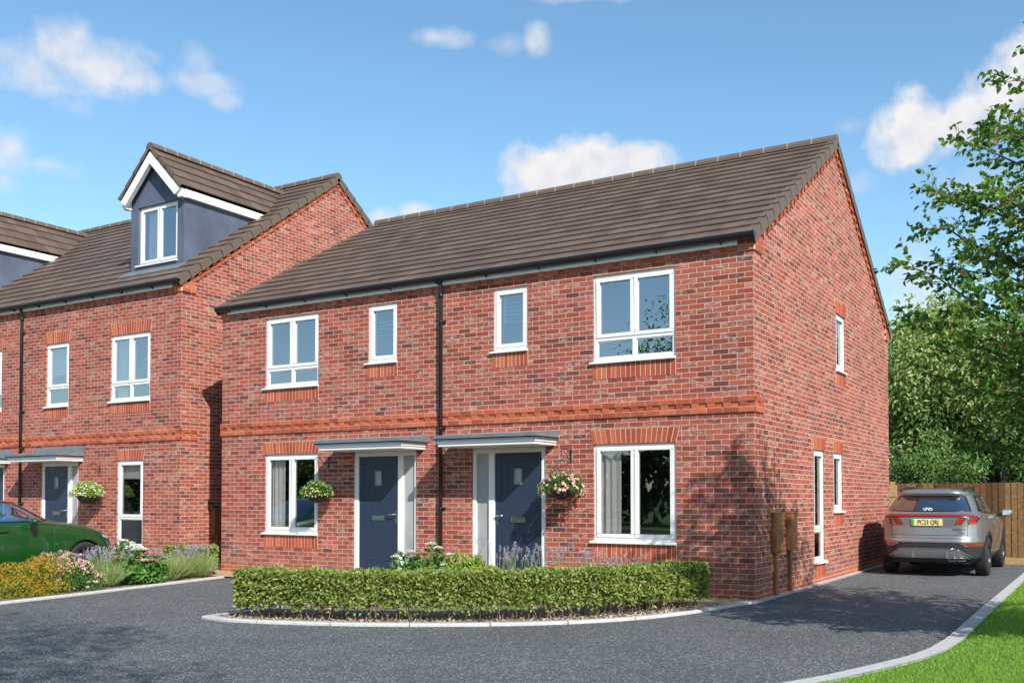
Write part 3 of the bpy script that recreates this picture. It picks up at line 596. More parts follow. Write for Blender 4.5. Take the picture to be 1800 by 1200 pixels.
# ------------------------------------------------------------------ the semi-detached house in front
XR, XL, D = 0.0, -10.5, 9.53
house = empty('brick_house', (-5.25, 4.76, 0), 'two-storey red brick house pair in front, its side gable facing the driveway', 'house', 'red brick houses')
TF = lambda u, d, z: (u, 0 - d, z)
TS = lambda u, d, z: (XR + d, u, z)
WG = [(-2.48, -1.15, .79, 2.235), (-9.35, -8.02, .79, 2.235)]
WU = [(-2.48, -1.15, 3.485, 4.785), (-9.35, -8.02, 3.485, 4.785)]; WS = [(-4.275, -3.628, 3.785, 4.785), (-6.872, -6.225, 3.785, 4.785)]
DR = (-4.69, -3.31, .165, 2.235); DL = (-7.19, -5.81, .165, 2.235)
wall(house, 'front_wall', TF, XL, XR, -.05, 5.06, WG + WU + WS + [DR, DL])
SW = [(3.163, 3.87, .37, 2.235), (4.503, 5.20, 1.20, 2.235), (4.757, 5.46, 3.735, 4.765)]
ZE, ZR, YE, YR = 5.07, 7.865, -.12, 4.765
wall(house, 'gable_wall', TS, 0, D, -.05, 5.06, SW, tri=[(0, 0, 5.06), (D, 0, 5.06), (YR, 0, ZR - .05)])
wall(house, 'rear_wall', lambda u, d, z: (u, D + d, z), XL, XR, -.05, 5.06, [])
wall(house, 'party_gable_wall', lambda u, d, z: (XL - d, u, z), 0, D, -.05, 5.06, [], tri=[(0, 0, 5.06), (D, 0, 5.06), (YR, 0, ZR - .05)])
window(house, TF, *WG[0], 2, arch=.225, extras=[('curtain', -2.40, -2.08), ('curtain', -1.26, -1.16)])
window(house, TF, *WG[1], 2, arch=.225, extras=[('curtain', -9.27, -8.95)])
window(house, TF, *WU[0], 2, low=.335); window(house, TF, *WU[1], 2, low=.335)
window(house, TF, *WS[0], 1, extras=[('slats', (4.25, 4.37, 4.43, 4.49, 4.56), -4.14)])
window(house, TF, *WS[1], 1, extras=[('slats', (4.25, 4.37, 4.43, 4.49))])
for w_, lo in ((SW[0], .52), (SW[1], 0), (SW[2], 0)): window(house, TS, *w_, 1, low=lo, arch=.215)
door(house, TF, False, DR[1], DR[0], DR[2], DR[3]); door(house, TF, False, DL[0], DL[1], DL[2], DL[3])
canopy(house, TF, -4.905, -3.128); canopy(house, TF, -7.41, -5.633)
string_course(house, TF, TS, XL - .026, XR + .026, (0.0, .42))
corbel_eaves(house, TF, XL, XR, 4.875, 5.06)
kneeler(house, TS, 0.0, .36, 4.875, 5.10, .57)
m = MB(); m.box(XL + .20, XR - .207, .001, .068, 4.952, 5.075, 0, TF); m.build('fascia', 'white_board', house, bevel=.003)
m = MB(); m.box(XL + .20, XR - .207, -.1, .06, 5.06, 5.075, 0, TF); m.build('soffit', 'white_board', house)
gutter(house, TF, XL - .03, XR + .055, 5.088, .128, .98, .28)
downpipe(house, TF, -5.272, 5.03, .02, (4.35, 2.58, 1.26))
for u in (.739, 1.488): meter_box(house, TS, u)
m = MB(); gable_corbel(m, TS, -.02, 5.085 + .03, YR, ZR - .02); gable_corbel(m, TS, D + .02, 5.085 + .03, YR, ZR - .02); m.build('verge_corbel', BR, house)
m = MB(); brick_row(m, TS, D - .36, D + .03, 4.875, 4.95, .032); brick_row(m, TS, D - .36, D + .03, 4.95, 5.025, .032, start=.118); brick_row(m, TS, D - .33, D + .03, 5.025, 5.10, .032); m.build('gable_kneeler', BR, house)
roof_body(house, XL - .01, XR + .0, YE, YR, 0, ZE, ZR, 16)
# ------------------------------------------------------------------ the taller house on the left
HX, HW, HY = -12.17, 10.90, .40
h2 = empty('brick_house', (HX - HW / 2, HY + 4.76, 0), 'taller red brick house at the left with gabled blue dormers on its brown tiled roof', 'house', 'red brick houses')
TF2 = lambda u, d, z: (u, HY - d, z)
TS2 = lambda u, d, z: (HX + d, u, z)
MX = HX - HW / 2; mir = lambda t: (2 * MX - t[1], 2 * MX - t[0], t[2], t[3])
g1 = (-14.175, -13.325, .38, 2.235); u1_ = (-14.43, -13.125, 3.52, 4.955); u2_ = (-16.74, -15.905, 3.52, 4.955); d1_ = (-16.90, -15.52, .165, 2.235)
wall(h2, 'front_wall', TF2, HX - HW, HX, -.05, 5.90, [g1, u1_, u2_, d1_, mir(g1), mir(u1_), mir(u2_), mir(d1_)])
ze, zr, ye, yr = 5.92, 9.385, .27, 5.165
wall(h2, 'gable_wall', TS2, HY, HY + D, -.05, 5.90, [], tri=[(HY, 0, 5.9), (HY + D, 0, 5.9), (yr, 0, zr - .05)])
wall(h2, 'far_gable_wall', lambda u, d, z: (HX - HW - d, u, z), HY, HY + D, -.05, 5.90, [], tri=[(HY, 0, 5.9), (HY + D, 0, 5.9), (yr, 0, zr - .05)])
wall(h2, 'rear_wall', lambda u, d, z: (u, HY + D + d, z), HX - HW, HX, -.05, 5.90, [])
for t in (g1, mir(g1)): window(h2, TF2, *t, 1, low=.62, arch=.225, extras=[('blind', 1.86)])
for t in (u1_, mir(u1_)): window(h2, TF2, *t, 2, low=.36, arch=.262, extras=[('curtain', t[0] + .1, t[0] + .42)])
for t in (u2_, mir(u2_)): window(h2, TF2, *t, 1, low=.42, arch=.262, extras=[('blind', 4.25)])
door(h2, TF2, False, d1_[0], d1_[1], .165, 2.235); e1 = mir(d1_); door(h2, TF2, False, e1[1], e1[0], .165, 2.235)
canopy(h2, TF2, -17.13, -15.36, up=.15); canopy(h2, TF2, 2 * MX + 15.36, 2 * MX + 17.13, up=.15)
string_course(h2, TF2, TS2, HX - HW - .026, HX + .026, (HY, HY + .42))
corbel_eaves(h2, TF2, HX - HW, HX, 5.70, 5.90); kneeler(h2, TS2, HY, HY + .36, 5.70, 6.0, .7)
m = MB(); m.box(HX - HW + .2, HX - .21, .001, .068, 5.79, 5.92, 0, TF2); m.build('fascia', 'white_board', h2, bevel=.003)
gutter(h2, TF2, HX - HW - .03, HX + .05, 5.930, .150, .98, .30)
downpipe(h2, TF2, -17.62, 5.87, .02, (5.30, 3.45, 2.58, 1.3))
meter_box(h2, TS2, 1.25)
m = MB(); gable_corbel(m, TS2, HY - .04, 5.93, yr, zr - .02); gable_corbel(m, TS2, HY + D + .04, 5.93, yr, zr - .02); m.build('verge_corbel', BR, h2)
roof_body(h2, HX - HW, HX, ye, yr, 0, ze, zr, 17)
SL = (zr - ze) / (yr - ye); zroof = lambda y: ze + SL * (y - ye)
def dormer(cx):
    yd = 1.0; hw = .875; zt = 8.06; ap = 9.00
    T = lambda u, d, z: (u, yd - d, z)
    wz0, wz1 = 6.60, 7.90; wx0, wx1 = cx - .625, cx + .675
    mb = MB()
    for a, b_ in ((cx - hw, wx0), (wx0, wx1), (wx1, cx + hw)):
        for c, d in ((6.3, wz0), (wz0, wz1), (wz1, zt)):
            if a == wx0 and c == wz0: continue
            mb.face([T(a, 0, c), T(b_, 0, c), T(b_, 0, d), T(a, 0, d)])
    for (p, q), (s_, t) in (((wx0, wz0), (wx0, wz1)), ((wx1, wz0), (wx1, wz1)), ((wx0, wz0), (wx1, wz0)), ((wx0, wz1), (wx1, wz1))): mb.face([T(p, 0, q), T(s_, 0, t), T(s_, -.1, t), T(p, -.1, q)])
    mb.face([T(cx - hw, 0, zt), T(cx + hw, 0, zt), T(cx, 0, zt + hw * 1.0)])
    for x in (cx - hw, cx + hw): mb.face([(x, yd, 6.3), (x, 4.0, 6.3), (x, 4.0, zt + .05), (x, yd, zt + .05)])
    dm = mb.build('dormer', 'blue_render', h2, fix=False)
    w = MB(); F = w
    # window in the dormer (sub-parts hang on the dormer part)
    fw = .055; d0, d1 = -.11, -.06
    def fr(a, b_, c, d, sw, e0, e1):
        F.box(a, b_, e0, e1, d - sw, d, 0, T); F.box(a, b_, e0, e1, c, c + sw, 0, T); F.box(a, a + sw, e0, e1, c + sw, d - sw, 0, T); F.box(b_ - sw, b_, e0, e1, c + sw, d - sw, 0, T)
    fr(wx0, wx1, wz0, wz1, fw, d0, d1); um = (wx0 + wx1) / 2; F.box(um - .02, um + .02, d0, d1 - .002, wz0 + fw, wz1 - fw, 0, T)
    for a, b_ in ((wx0 + .045, um - .004), (um + .004, wx1 - .045)): fr(a, b_, wz0 + .045, wz1 - .045, .06, -.095, -.045)
    w.build('window', 'white_upvc', dm, bevel=.004)
    g = MB()
    for a, b_ in ((wx0 + .1, um - .06), (um + .06, wx1 - .1)): g.face([T(a, -.08, wz0 + .1), T(b_, -.08, wz0 + .1), T(b_, -.08, wz1 - .1), T(a, -.08, wz1 - .1)])
    g.build('pane', 'pane_glass', dm, fix=False)
    s = MB(); s.box(wx0 - .05, wx1 + .01, -.06, .045, wz0 - .035, wz0 - .004, 0, T); s.build('sill', 'white_upvc', dm)
    curtain_mesh(dm, T, wx0 + .12, wx0 + .5, wz0 + .02, wz1 - .1, -.2, 'white_upvc')
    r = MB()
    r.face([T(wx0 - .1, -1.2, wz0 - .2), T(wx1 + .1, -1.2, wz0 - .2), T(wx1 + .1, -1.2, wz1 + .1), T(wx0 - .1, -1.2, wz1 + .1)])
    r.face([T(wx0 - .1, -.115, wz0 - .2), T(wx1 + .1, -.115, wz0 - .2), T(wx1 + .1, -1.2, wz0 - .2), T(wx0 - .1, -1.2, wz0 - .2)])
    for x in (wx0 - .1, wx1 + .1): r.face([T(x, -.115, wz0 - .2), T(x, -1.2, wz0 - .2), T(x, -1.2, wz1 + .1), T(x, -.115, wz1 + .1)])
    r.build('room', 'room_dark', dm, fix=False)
    # roof: 45 degree slopes
    E_ = 1.0; zE = 8.10; y0 = .84; y1 = 5.0; L_ = math.hypot(E_, E_ * 1.0); q = 1 / math.sqrt(2)
    rt = MB(); n = 4
    tiled_slope(rt, (cx + E_, y0, zE), (0, 1, 0), (-q, 0, q), (q, 0, q), y1 - y0, L_, n); tiled_slope(rt, (cx - E_, y1, zE), (0, -1, 0), (q, 0, q), (-q, 0, q), y1 - y0, L_, n)
    verge(rt, (cx + E_, y0, zE), (-q, 0, q), (q, 0, q), (0, -1, 0), L_, n, .045); verge(rt, (cx - E_, y0, zE), (q, 0, q), (-q, 0, q), (0, -1, 0), L_, n, .045)
    rt.build('dormer_roof', 'roof_tile', dm, fix=False)
    rg = MB(); ridge(rg, (cx, y0 - .06, zE + E_ + .0), (cx, y1 - .25, zE + E_ + .0), .12, .33); rg.build('dormer_ridge', ['ridge_tile', 'ridge_mortar'], dm)
    bb = MB()
    for s_ in (1, -1):
        # barge board
        P = lambda v, h, y: (cx + s_ * (E_ - .02) - s_ * q * v + s_ * q * h, y, zE - .03 + q * v + q * h)
        bb.prism([(-.02, 0), (1.350, 0), (1.170, -.18), (.02, -.18)], lambda v, h: P(v, h - .035, y0 - .05), lambda v, h: P(v, h - .035, y0 + .045))
        bb.box(cx + s_ * (hw + .0015), cx + s_ * (hw + .10), y0 + .05, 3.9, zE - .20, zE - .035)
        bb.box(cx + s_ * (hw - .03), cx + s_ * (hw + .105), y0 + .005, y0 + .155, zE - .215, zE - .03)
    bb.build('bargeboard', 'white_board', dm)
    fl = MB(); fl.box(cx - hw - .12, cx + hw + .10, yd - .20, yd + .0, zroof(yd) + .0, zroof(yd) + .012); 
    fl = MB(); c_, s2 = math.cos(math.atan(SL)), math.sin(math.atan(SL)); fl.prism([(yd - .22, zroof(yd - .22) + .043), (yd, zroof(yd) + .043), (yd, zroof(yd) + .055), (yd - .22, zroof(yd - .22) + .055)], lambda y, z: (cx - hw - .14, y, z), lambda y, z: (cx + hw + .10, y, z)); fl.build('lead_flashing', 'lead_grey', dm)
dormer(-13.70); dormer(2 * MX + 13.70)
# ------------------------------------------------------------------ cars
class Shell:
    """car body as stacked plan outlines: tables of half width, rear y and front y over height"""
    def __init__(s, rows, n=5.0):
        t = np.array(rows, float); s.z, s.W, s.R, s.F = t.T; s.n = n
        zz = np.arange(s.z[0], s.z[-1], .026); s.zz = np.append(zz, s.z[-1])
    def at(s, z): return np.interp(z, s.z, s.W), np.interp(z, s.z, s.R), np.interp(z, s.z, s.F)
    def end(s, x, z, front=False, off=0):
        W_, R_, F_ = s.at(z); b_ = (F_ - R_) / 2; k = (1 - min(1, abs(x) / W_) ** s.n) ** (1 / s.n)
        return (x, (R_ + F_) / 2 + (b_ * k + off) * (1 if front else -1), z)
    def side(s, y, z, sg=1, off=0):
        W_, R_, F_ = s.at(z); b_ = (F_ - R_) / 2; c = (R_ + F_) / 2; k = (1 - min(1, abs(y - c) / b_) ** s.n) ** (1 / s.n)
        return (sg * (W_ * k + off), y, z)
    def rows(s, K=380):
        out = []
        for z in s.zz:
            W_, R_, F_ = s.at(z); th = np.linspace(-math.pi / 2, math.pi * 1.5, 6001); c, d = np.cos(th), np.sin(th)
            x = W_ * np.sign(c) * np.abs(c) ** (2 / s.n); y = (R_ + F_) / 2 + (F_ - R_) / 2 * np.sign(d) * np.abs(d) ** (2 / s.n)
            a = np.concatenate([[0], np.cumsum(np.hypot(np.diff(x), np.diff(y)))]); q = np.linspace(0, a[-1], K + 1)[:-1]
            out.append(np.stack([np.interp(q, a, x), np.interp(q, a, y), np.full(K, z)], 1))
        return np.array(out)
def inquad(q, u, v):
    sg = 0
    for i in range(len(q)):
        a, b_ = q[i], q[(i + 1) % len(q)]; c = (b_[0] - a[0]) * (v - a[1]) - (b_[1] - a[1]) * (u - a[0])
        if abs(c) < 1e-12: continue
        if sg == 0: sg = math.copysign(1, c)
        elif c * sg < 0: return False
    return True
def qgrid(q, f, nu=14, nv=8):
    (a, b_, c, d) = [np.array(p, float) for p in q]; out = []
    for j in range(nv + 1):
        t = j / nv; row = []
        for i in range(nu + 1):
            s_ = i / nu; p = (a * (1 - s_) + b_ * s_) * (1 - t) + (d * (1 - s_) + c * s_) * t; row.append(f(p[0], p[1]))
        out.append(row)
    return np.array(out)
def patch(name, sh, q, f, mat, parent, nu=14, nv=8):
    m = MB(); m.grid(qgrid(q, f, nu, nv)); return m.build(name, mat, parent, local=True, fix=False)
def solid_patch(m, q, f, off0, off1, nu=8, nv=4, mi=0):
    """a thin raised plate lying on the shell"""
    A_ = qgrid(q, lambda u, v: f(u, v, off1), nu, nv); B_ = qgrid(q, lambda u, v: f(u, v, off0), nu, nv); m.grid(A_, mi)
    for P, Q in ((A_[0], B_[0]), (A_[-1], B_[-1]), (A_[:, 0], B_[:, 0]), (A_[:, -1], B_[:, -1])): m.grid(np.stack([P, Q]), mi, smooth=False)
def trim(m, q, f, r, n=10, mi=0):
    pts = []
    for i in range(len(q)):
        a, b_ = q[i], q[(i + 1) % len(q)]
        for k in range(n): t = k / n; pts.append(f(a[0] + (b_[0] - a[0]) * t, a[1] + (b_[1] - a[1]) * t))
    pts.append(pts[0]); m.tube(pts, r, 6, mi, cap=False)
def text_mesh(s, size, mat, parent, loc, name, shear=0, bold=0, align='CENTER', sx=1):
    cu = bpy.data.curves.new(name, 'FONT'); cu.body = s; cu.size = size; cu.align_x = align; cu.align_y = 'CENTER'; cu.shear = shear; cu.extrude = .0008; cu.offset = bold
    tmp = bpy.data.objects.new(name + '_curve', cu); COL.objects.link(tmp); bpy.context.view_layer.update()
    me = bpy.data.meshes.new_from_object(tmp.evaluated_get(bpy.context.evaluated_depsgraph_get())); bpy.data.objects.remove(tmp)
    me.materials.clear(); me.materials.append(MATS[mat]); me.name = name
    o = bpy.data.objects.new(name, me); COL.objects.link(o); o.parent = parent; o.location = loc; o.rotation_euler = (rad(90), 0, 0); o.scale = (sx, 1, 1); return o
def car_body(root, sh, wheels, arch, cut_side, cut_front, cut_rear, mats, mat_of, roofz):
    P = sh.rows(); nr, K = P.shape[:2]; m = MB(); m.v = [tuple(p) for p in P.reshape(-1, 3)]
    for a in range(nr - 1):
        for q in range(K):
            j = (q + 1) % K; c = (P[a, q] + P[a, j] + P[a + 1, q] + P[a + 1, j]) / 4; nx = abs(P[a, j, 1] - P[a, q, 1]); ny = abs(P[a, j, 0] - P[a, q, 0])
            if nx > ny and any((c[1] - wy) ** 2 + (c[2] - wz) ** 2 < arch ** 2 for wy, wz in wheels): continue
            if nx > ny * .6 and any(inquad(s_, c[1], c[2]) for s_ in cut_side): continue
            if ny > nx and c[1] > sh.R.mean() + 1.8 and any(inquad(s_, c[0], c[2]) for s_ in cut_front): continue
            if ny > nx and c[1] < 1.5 and any(inquad(s_, c[0], c[2]) for s_ in cut_rear): continue
            m.f.append((a * K + q, a * K + j, (a + 1) * K + j, (a + 1) * K + q)); m.mi.append(mat_of(c, nx > ny)); m.sm.append(True)
    i = len(m.v); ctr = P[-1].mean(0); ctr[2] += .006; m.v.append(tuple(ctr)); top = (nr - 1) * K
    for q in range(K): m.f.append((top + q, top + (q + 1) % K, i)); m.mi.append(0); m.sm.append(True)
    return m.build('body', mats, root, local=True, fix=False)
def underbody(root, sh, wheels, arch, z1):
    m = MB(); W_, R_, F_ = sh.at(sh.z[0] + .05); m.box(-W_ + .16, W_ - .16, R_ + .12, F_ - .12, sh.z[0] + .0, sh.z[0] + .03)
    for wy, wz in wheels:
        for sg in (1, -1):
            for k in range(14):
                a0, a1 = k * math.pi / 14, (k + 1) * math.pi / 14
                p = lambda a, x: (sg * x, wy + math.cos(a) * (arch + .01), wz + math.sin(a) * (arch + .01))
                m.face([p(a0, .92 - .04), p(a1, .92 - .04), p(a1, .52), p(a0, .52)])
            m.face([(sg * .52, wy + math.cos(a) * (arch + .01), wz + math.sin(a) * (arch + .01)) for a in [math.pi * q / 14 for q in range(15)]])
    m.build('underbody', 'car_black', root, local=True, fix=False)
def wheel(root, x, y, R_, w, rr, spokes, mats, caliper=None):
    sg = 1 if x > 0 else -1; T = lambda a, b_, c: (x + sg * c, y + a, R_ + b_)
    m = MB(); h = w / 2
    m.lathe([(rr, -h + .01), (rr + .02, -h), (R_ - .03, -h), (R_ - .008, -h + .02), (R_, -h + .045), (R_, h - .045), (R_ - .008, h - .02), (R_ - .03, h), (rr + .02, h), (rr, h - .01)], T, 48)
    t = m.build('wheel', 'tyre', root, local=True)
    m = MB(); m.lathe([(rr - .004, h - .006), (rr + .006, h - .002), (rr - .008, h - .002), (rr - .020, h - .02), (rr - .03, -h + .03)], T, 48, 0)
    n = spokes
    for k in range(n):
        for dl in (-.17, .17):
            a = 2 * math.pi * k / n + math.pi / 2 + dl; a0 = 2 * math.pi * k / n + math.pi / 2 + dl * .25
            i_ = np.array([math.cos(a0), math.sin(a0)]) * .045; o_ = np.array([math.cos(a), math.sin(a)]) * (rr - .012); pv = np.array([-(o_ - i_)[1], (o_ - i_)[0]]); pv = pv / np.linalg.norm(pv) * .0105
            pts = [i_ - pv * 1.3, o_ - pv, o_ + pv, i_ + pv * 1.3]
            m.prism([tuple(p) for p in pts], lambda a_, b_: T(a_, b_, h - .022 - .012 * (math.hypot(a_, b_) < .1)), lambda a_, b_: T(a_, b_, h - .052), 1)
    m.lathe([(0, h - .020), (.03, h - .020), (.05, h - .028), (.055, h - .06)], T, 20, 0)
    m.build('rim', mats, t, local=True)
    m = MB(); m.lathe([(0, -.01), (rr - .05, -.01), (rr - .05, .008), (.07, .010), (0, .012)], T, 32); m.build('brake_disc', 'alloy', t, local=True)
    if caliper:
        m = MB(); m.prism([(-.20, .03), (-.12, .06), (-.12, -.09), (-.20, -.06)], lambda a_, b_: T(a_, b_, .03), lambda a_, b_: T(a_, b_, -.03)); m.build('brake_caliper', caliper, t, local=True)
    return t
def arch_lip(root, sh, wy, wz, r0, r1, mat, sg, off=.012):
    m = MB(); n = 36; rows = [[], [], []]
    for k in range(n + 1):
        a = -.42 + (math.pi + .84) * k / n
        for rr_, o_, row in ((r0, -.035, rows[0]), (r0, off, rows[1]), (r1, off * .4, rows[2])):
            y, z = wy + math.cos(a) * rr_, wz + math.sin(a) * rr_; z = max(z, sh.z[0] + .005); row.append(sh.side(y, z, sg, o_))
    m.grid(np.array(rows)); m.build('wheel_arch', mat, root, local=True, fix=False)
# --- grey family car parked nose-in beside the house
suv = empty('parked_car', (1.35, 5.80, 0.0), 'grey metallic family car parked nose-in on the driveway, rear number plate showing', 'car')
S1 = Shell([(.24, .76, .24, 4.36), (.30, .82, .11, 4.44), (.36, .88, .05, 4.48), (.50, .905, .02, 4.5), (.60, .92, .0, 4.5), (.66, .925, -.01, 4.5), (.69, .925, .025, 4.5), (.74, .93, .045, 4.48), (.80, .93, .05, 4.46), (.90, .925, .06, 4.40),
            (1.00, .905, .055, 4.2), (1.08, .885, .05, 3.55), (1.115, .87, .06, 3.40), (1.16, .83, .14, 3.25), (1.19, .80, .185, 3.17), (1.28, .755, .275, 3.0), (1.40, .695, .385, 2.78), (1.465, .655, .43, 2.66), (1.485, .64, .34, 2.6), (1.54, .60, .33, 2.45), (1.58, .53, .42, 2.3), (1.605, .42, .6, 2.1), (1.62, .22, 1.0, 1.8)])
RG = [(-.66, 1.195), (.66, 1.195), (.545, 1.455), (-.545, 1.455)]
RX = lambda u, v, o=.0: S1.end(u, v, False, o)
SWs = [[(.62, 1.20), (1.05, 1.16), (1.05, 1.44), (.95, 1.46)], [(1.09, 1.155), (1.98, 1.14), (1.98, 1.475), (1.09, 1.455)], [(2.03, 1.14), (3.02, 1.14), (2.58, 1.44), (2.03, 1.475)]]
WSC = [(-.70, 1.14), (.70, 1.14), (.55, 1.50), (-.55, 1.50)]
wh = [(.93, .36), (3.61, .36)]
car_body(suv, S1, wh, .405, SWs, [WSC], [RG], ['car_grey', 'cladding'], lambda c, side: 1 if (c[2] < .625 and c[1] < .5) or c[2] < .40 else 0, 1.5)
underbody(suv, S1, wh, .405, .5)
g = patch('rear_window', S1, [(-.675, 1.185), (.675, 1.185), (.56, 1.465), (-.56, 1.465)], lambda u, v: RX(u, v, .006), 'car_glass', suv, 20, 10)
m = MB(); trim(m, [(-.675, 1.187), (.675, 1.187), (.558, 1.462), (-.558, 1.462)], lambda u, v: RX(u, v, .004), .014); m.build('window_seal', 'car_black', g, local=True, fix=False)
for sg in (1, -1):
    for q in SWs:
        p = patch('side_window', S1, q, lambda u, v: S1.side(u, v, sg, .005), 'car_glass', suv, 12, 6); m = MB(); trim(m, q, lambda u, v: S1.side(u, v, sg, .003), .016); m.build('window_seal', 'car_black', p, local=True, fix=False)
    for wy, wz in wh: arch_lip(suv, S1, wy, wz, .395, .465, 'cladding', sg)
    # roof rail
    m = MB(); m.tube([(sg * .54, .58, 1.555), (sg * .535, .72, 1.600), (sg * .53, 1.1, 1.622), (sg * .53, 1.9, 1.62), (sg * .52, 2.2, 1.59)], .024, 8); m.build('roof_rail', 'car_black', suv, local=True)
    # tail lamps: two slanted blades
    for a in ([(.51, 1.075), (.61, 1.075), (.545, .955), (.455, .955)], [(.695, 1.075), (.80, 1.075), (.755, .965), (.665, .955)]):
        A_ = [(sg * u, v) for u, v in a]; cx, cz = sum(u for u, v in A_) / 4, sum(v for u, v in A_) / 4
        m = MB(); solid_patch(m, [(cx + (u - cx) * 1.32, cz + (v - cz) * 1.10) for u, v in A_], RX, -.003, .006); hs_ = m.build('tail_lamp_housing', 'car_black', suv, local=True, fix=False)
        m = MB(); solid_patch(m, A_, RX, .004, .013); m.build('tail_lamp', 'lamp_red', hs_, local=True, fix=False)
        m = MB(); e = [(A_[0][0], A_[0][1]), (A_[0][0] + (A_[1][0] - A_[0][0]) * .16, A_[1][1]), (A_[3][0] + (A_[2][0] - A_[3][0]) * .16, A_[3][1]), A_[3]]; solid_patch(m, e, RX, .012, .016, 2, 4); m.build('lamp_edge', 'lamp_orange', hs_, local=True, fix=False)
    q = [(sg * .50, .622), (sg * .86, .622), (sg * .86, .560), (sg * .62, .560)]; m = MB(); solid_patch(m, q, RX, -.002, .006); fb = m.build('fog_lamp_bezel', 'chrome', suv, local=True, fix=False)
    q2 = [(sg * .535, .614), (sg * .852, .614), (sg * .852, .569), (sg * .63, .569)]; m = MB(); solid_patch(m, q2, RX, .004, .010); m.build('fog_lamp', 'lamp_red', fb, local=True, fix=False)
    # mirror
    m = MB(); m.lathe([(.0, -.10), (.06, -.085), (.085, -.02), (.075, .06), (.04, .11), (0, .12)], lambda a, b_, c: (sg * (1.03 + c * .95), 2.95 + a * .9, 1.135 + b_ * .95), 18); mm = m.build('door_mirror', 'car_grey', suv, local=True)
    m = MB(); m.lathe([(0, -.0765), (.0, -.077)], lambda a, b_, c: (0, 0, 0), 3) if False else None
    m.face([(sg * (1.03 + u), 2.872, 1.135 + v) for u, v in ((-.065, -.045), (.06, -.04), (.085, .015), (.05, .045), (-.06, .045))]); m.build('mirror_glass', 'lamp_clear', mm, local=True, fix=False)
    m = MB(); m.tube([(sg * .82, 2.95, 1.09), (sg * .98, 2.95, 1.10)], .025, 8); m.build('mirror_arm', 'car_black', mm, local=True)
m = MB(); solid_patch(m, [(-.835, 1.083), (.835, 1.083), (.835, 1.133), (-.835, 1.133)], RX, -.003, .006, 30, 2); lb = m.build('light_bar_housing', 'car_black', suv, local=True, fix=False)
m = MB(); solid_patch(m, [(-.83, 1.100), (.83, 1.100), (.83, 1.122), (-.83, 1.122)], RX, .004, .013, 30, 1); m.build('light_bar', 'lamp_red', lb, local=True, fix=False)
m = MB(); solid_patch(m, [(-.70, .345), (.70, .345), (.44, .51), (-.47, .51)], RX, -.002, .012, 16, 4); sk = m.build('skid_plate', 'skid_silver', suv, local=True, fix=False)
m = MB()
for a, b_ in (((-.74, .335), (-.48, .518)), ((-.48, .518), (.45, .518)), ((.45, .518), (.78, .325))): m.tube([RX(a[0] + (b_[0] - a[0]) * t / 8, a[1] + (b_[1] - a[1]) * t / 8, .014) for t in range(9)], .006, 6)
m.build('skid_trim', 'chrome', sk, local=True)
for x in (-.27, .30):
    m = MB(); p = RX(x, .40, .014); m.box(x - .018, x + .018, p[1] - .012, p[1] + .02, .345, .455); m.build('skid_fin', 'skid_silver', sk, local=True, bevel=.004)
for x0, x1, sl_ in ((.325, .445, 0), (.465, .61, .04)):
    m = MB(); q = [(x0, .352), (x1 - sl_, .352), (x1, .305), (x0 + .02, .300)]; trim(m, q, lambda u, v: RX(u, v, .03), .007, 4); ex = m.build('exhaust_tip', 'chrome', suv, local=True)
    m = MB(); solid_patch(m, q, RX, .0, .022, 2, 2); m.build('exhaust_bore', 'car_black', ex, local=True, fix=False)
m = MB()
for x in (-.64, .64): m.tube([RX(x, z, .0) for z in np.linspace(.70, 1.085, 10)], .0035, 5)
for z in (.705, .755): m.tube([RX(x, z, .0) for x in np.linspace(-.64, .64, 24)], .004, 5)
m.build('tailgate_seam', 'car_black', suv, local=True)
m = MB(); m.tube([RX(x, 1.0 - .10 * (1 if abs(x) < .32 else max(0, 1 - (abs(x) - .32) / .16)) , -.001) for x in np.linspace(-.50, .50, 41)], .005, 5); m.build('plate_recess_edge', 'skid_silver', suv, local=True)
m = MB(); yp = RX(0, .98)[1] - .012; m.box(-.29, .235, yp - .006, yp + .012, .925, 1.048); npz = m.build('number_plate', 'plate_yellow', suv, local=True, bevel=.003)
m = MB(); m.box(-.287, -.243, yp - .0072, yp - .006, .929, 1.044); m.build('plate_band', 'plate_green', npz, local=True)
text_mesh('PC23 QRJ', .108, 'ink_black', npz, (-.002, yp - .0085, .987), 'plate_lettering', bold=.0012, sx=.80)
text_mesh('TUCSON', .052, 'ink_black', suv, (.50, RX(.46, .865)[1] - .012, .865), 'lettering', shear=.25, sx=1.15)
text_mesh('Hybrid', .036, 'car_black', suv, (.545, RX(.545, .80)[1] - .010, .80), 'lettering', sx=1.0)
text_mesh('HYUNDAI', .036, 'badge_orange', suv, (-.53, RX(-.53, .875)[1] - .012, .875), 'lettering', sx=1.0)
m = MB(); bc = (-.03, 1.222); trim(m, [(bc[0] + .078 * math.cos(a), bc[1] + .026 * math.sin(a)) for a in [2 * math.pi * k / 24 for k in range(24)]], lambda u, v: RX(u, v, .012), .0045, 1)
for x in (-.03, .028): m.tube([RX(bc[0] + x - .014, bc[1] - .020, .012), RX(bc[0] + x + .014, bc[1] + .020, .012)], .006, 6)
m.tube([RX(bc[0] - .026, bc[1] - .004, .012), RX(bc[0] + .030, bc[1] + .004, .012)], .005, 6); m.build('badge', 'white_board', g, local=True, fix=False)
m = MB(); m.prism([(-.06, 0), (.05, 0), (-.02, .075)], lambda a, b_: (-.022, .95 + a, 1.605 + b_), lambda a, b_: (.022, .95 + a, 1.605 + b_)); m.build('roof_antenna', 'car_black', suv, local=True)
patch('windscreen', S1, WSC, lambda u, v: S1.end(u, v, True, .004), 'car_glass', suv)
m = MB()
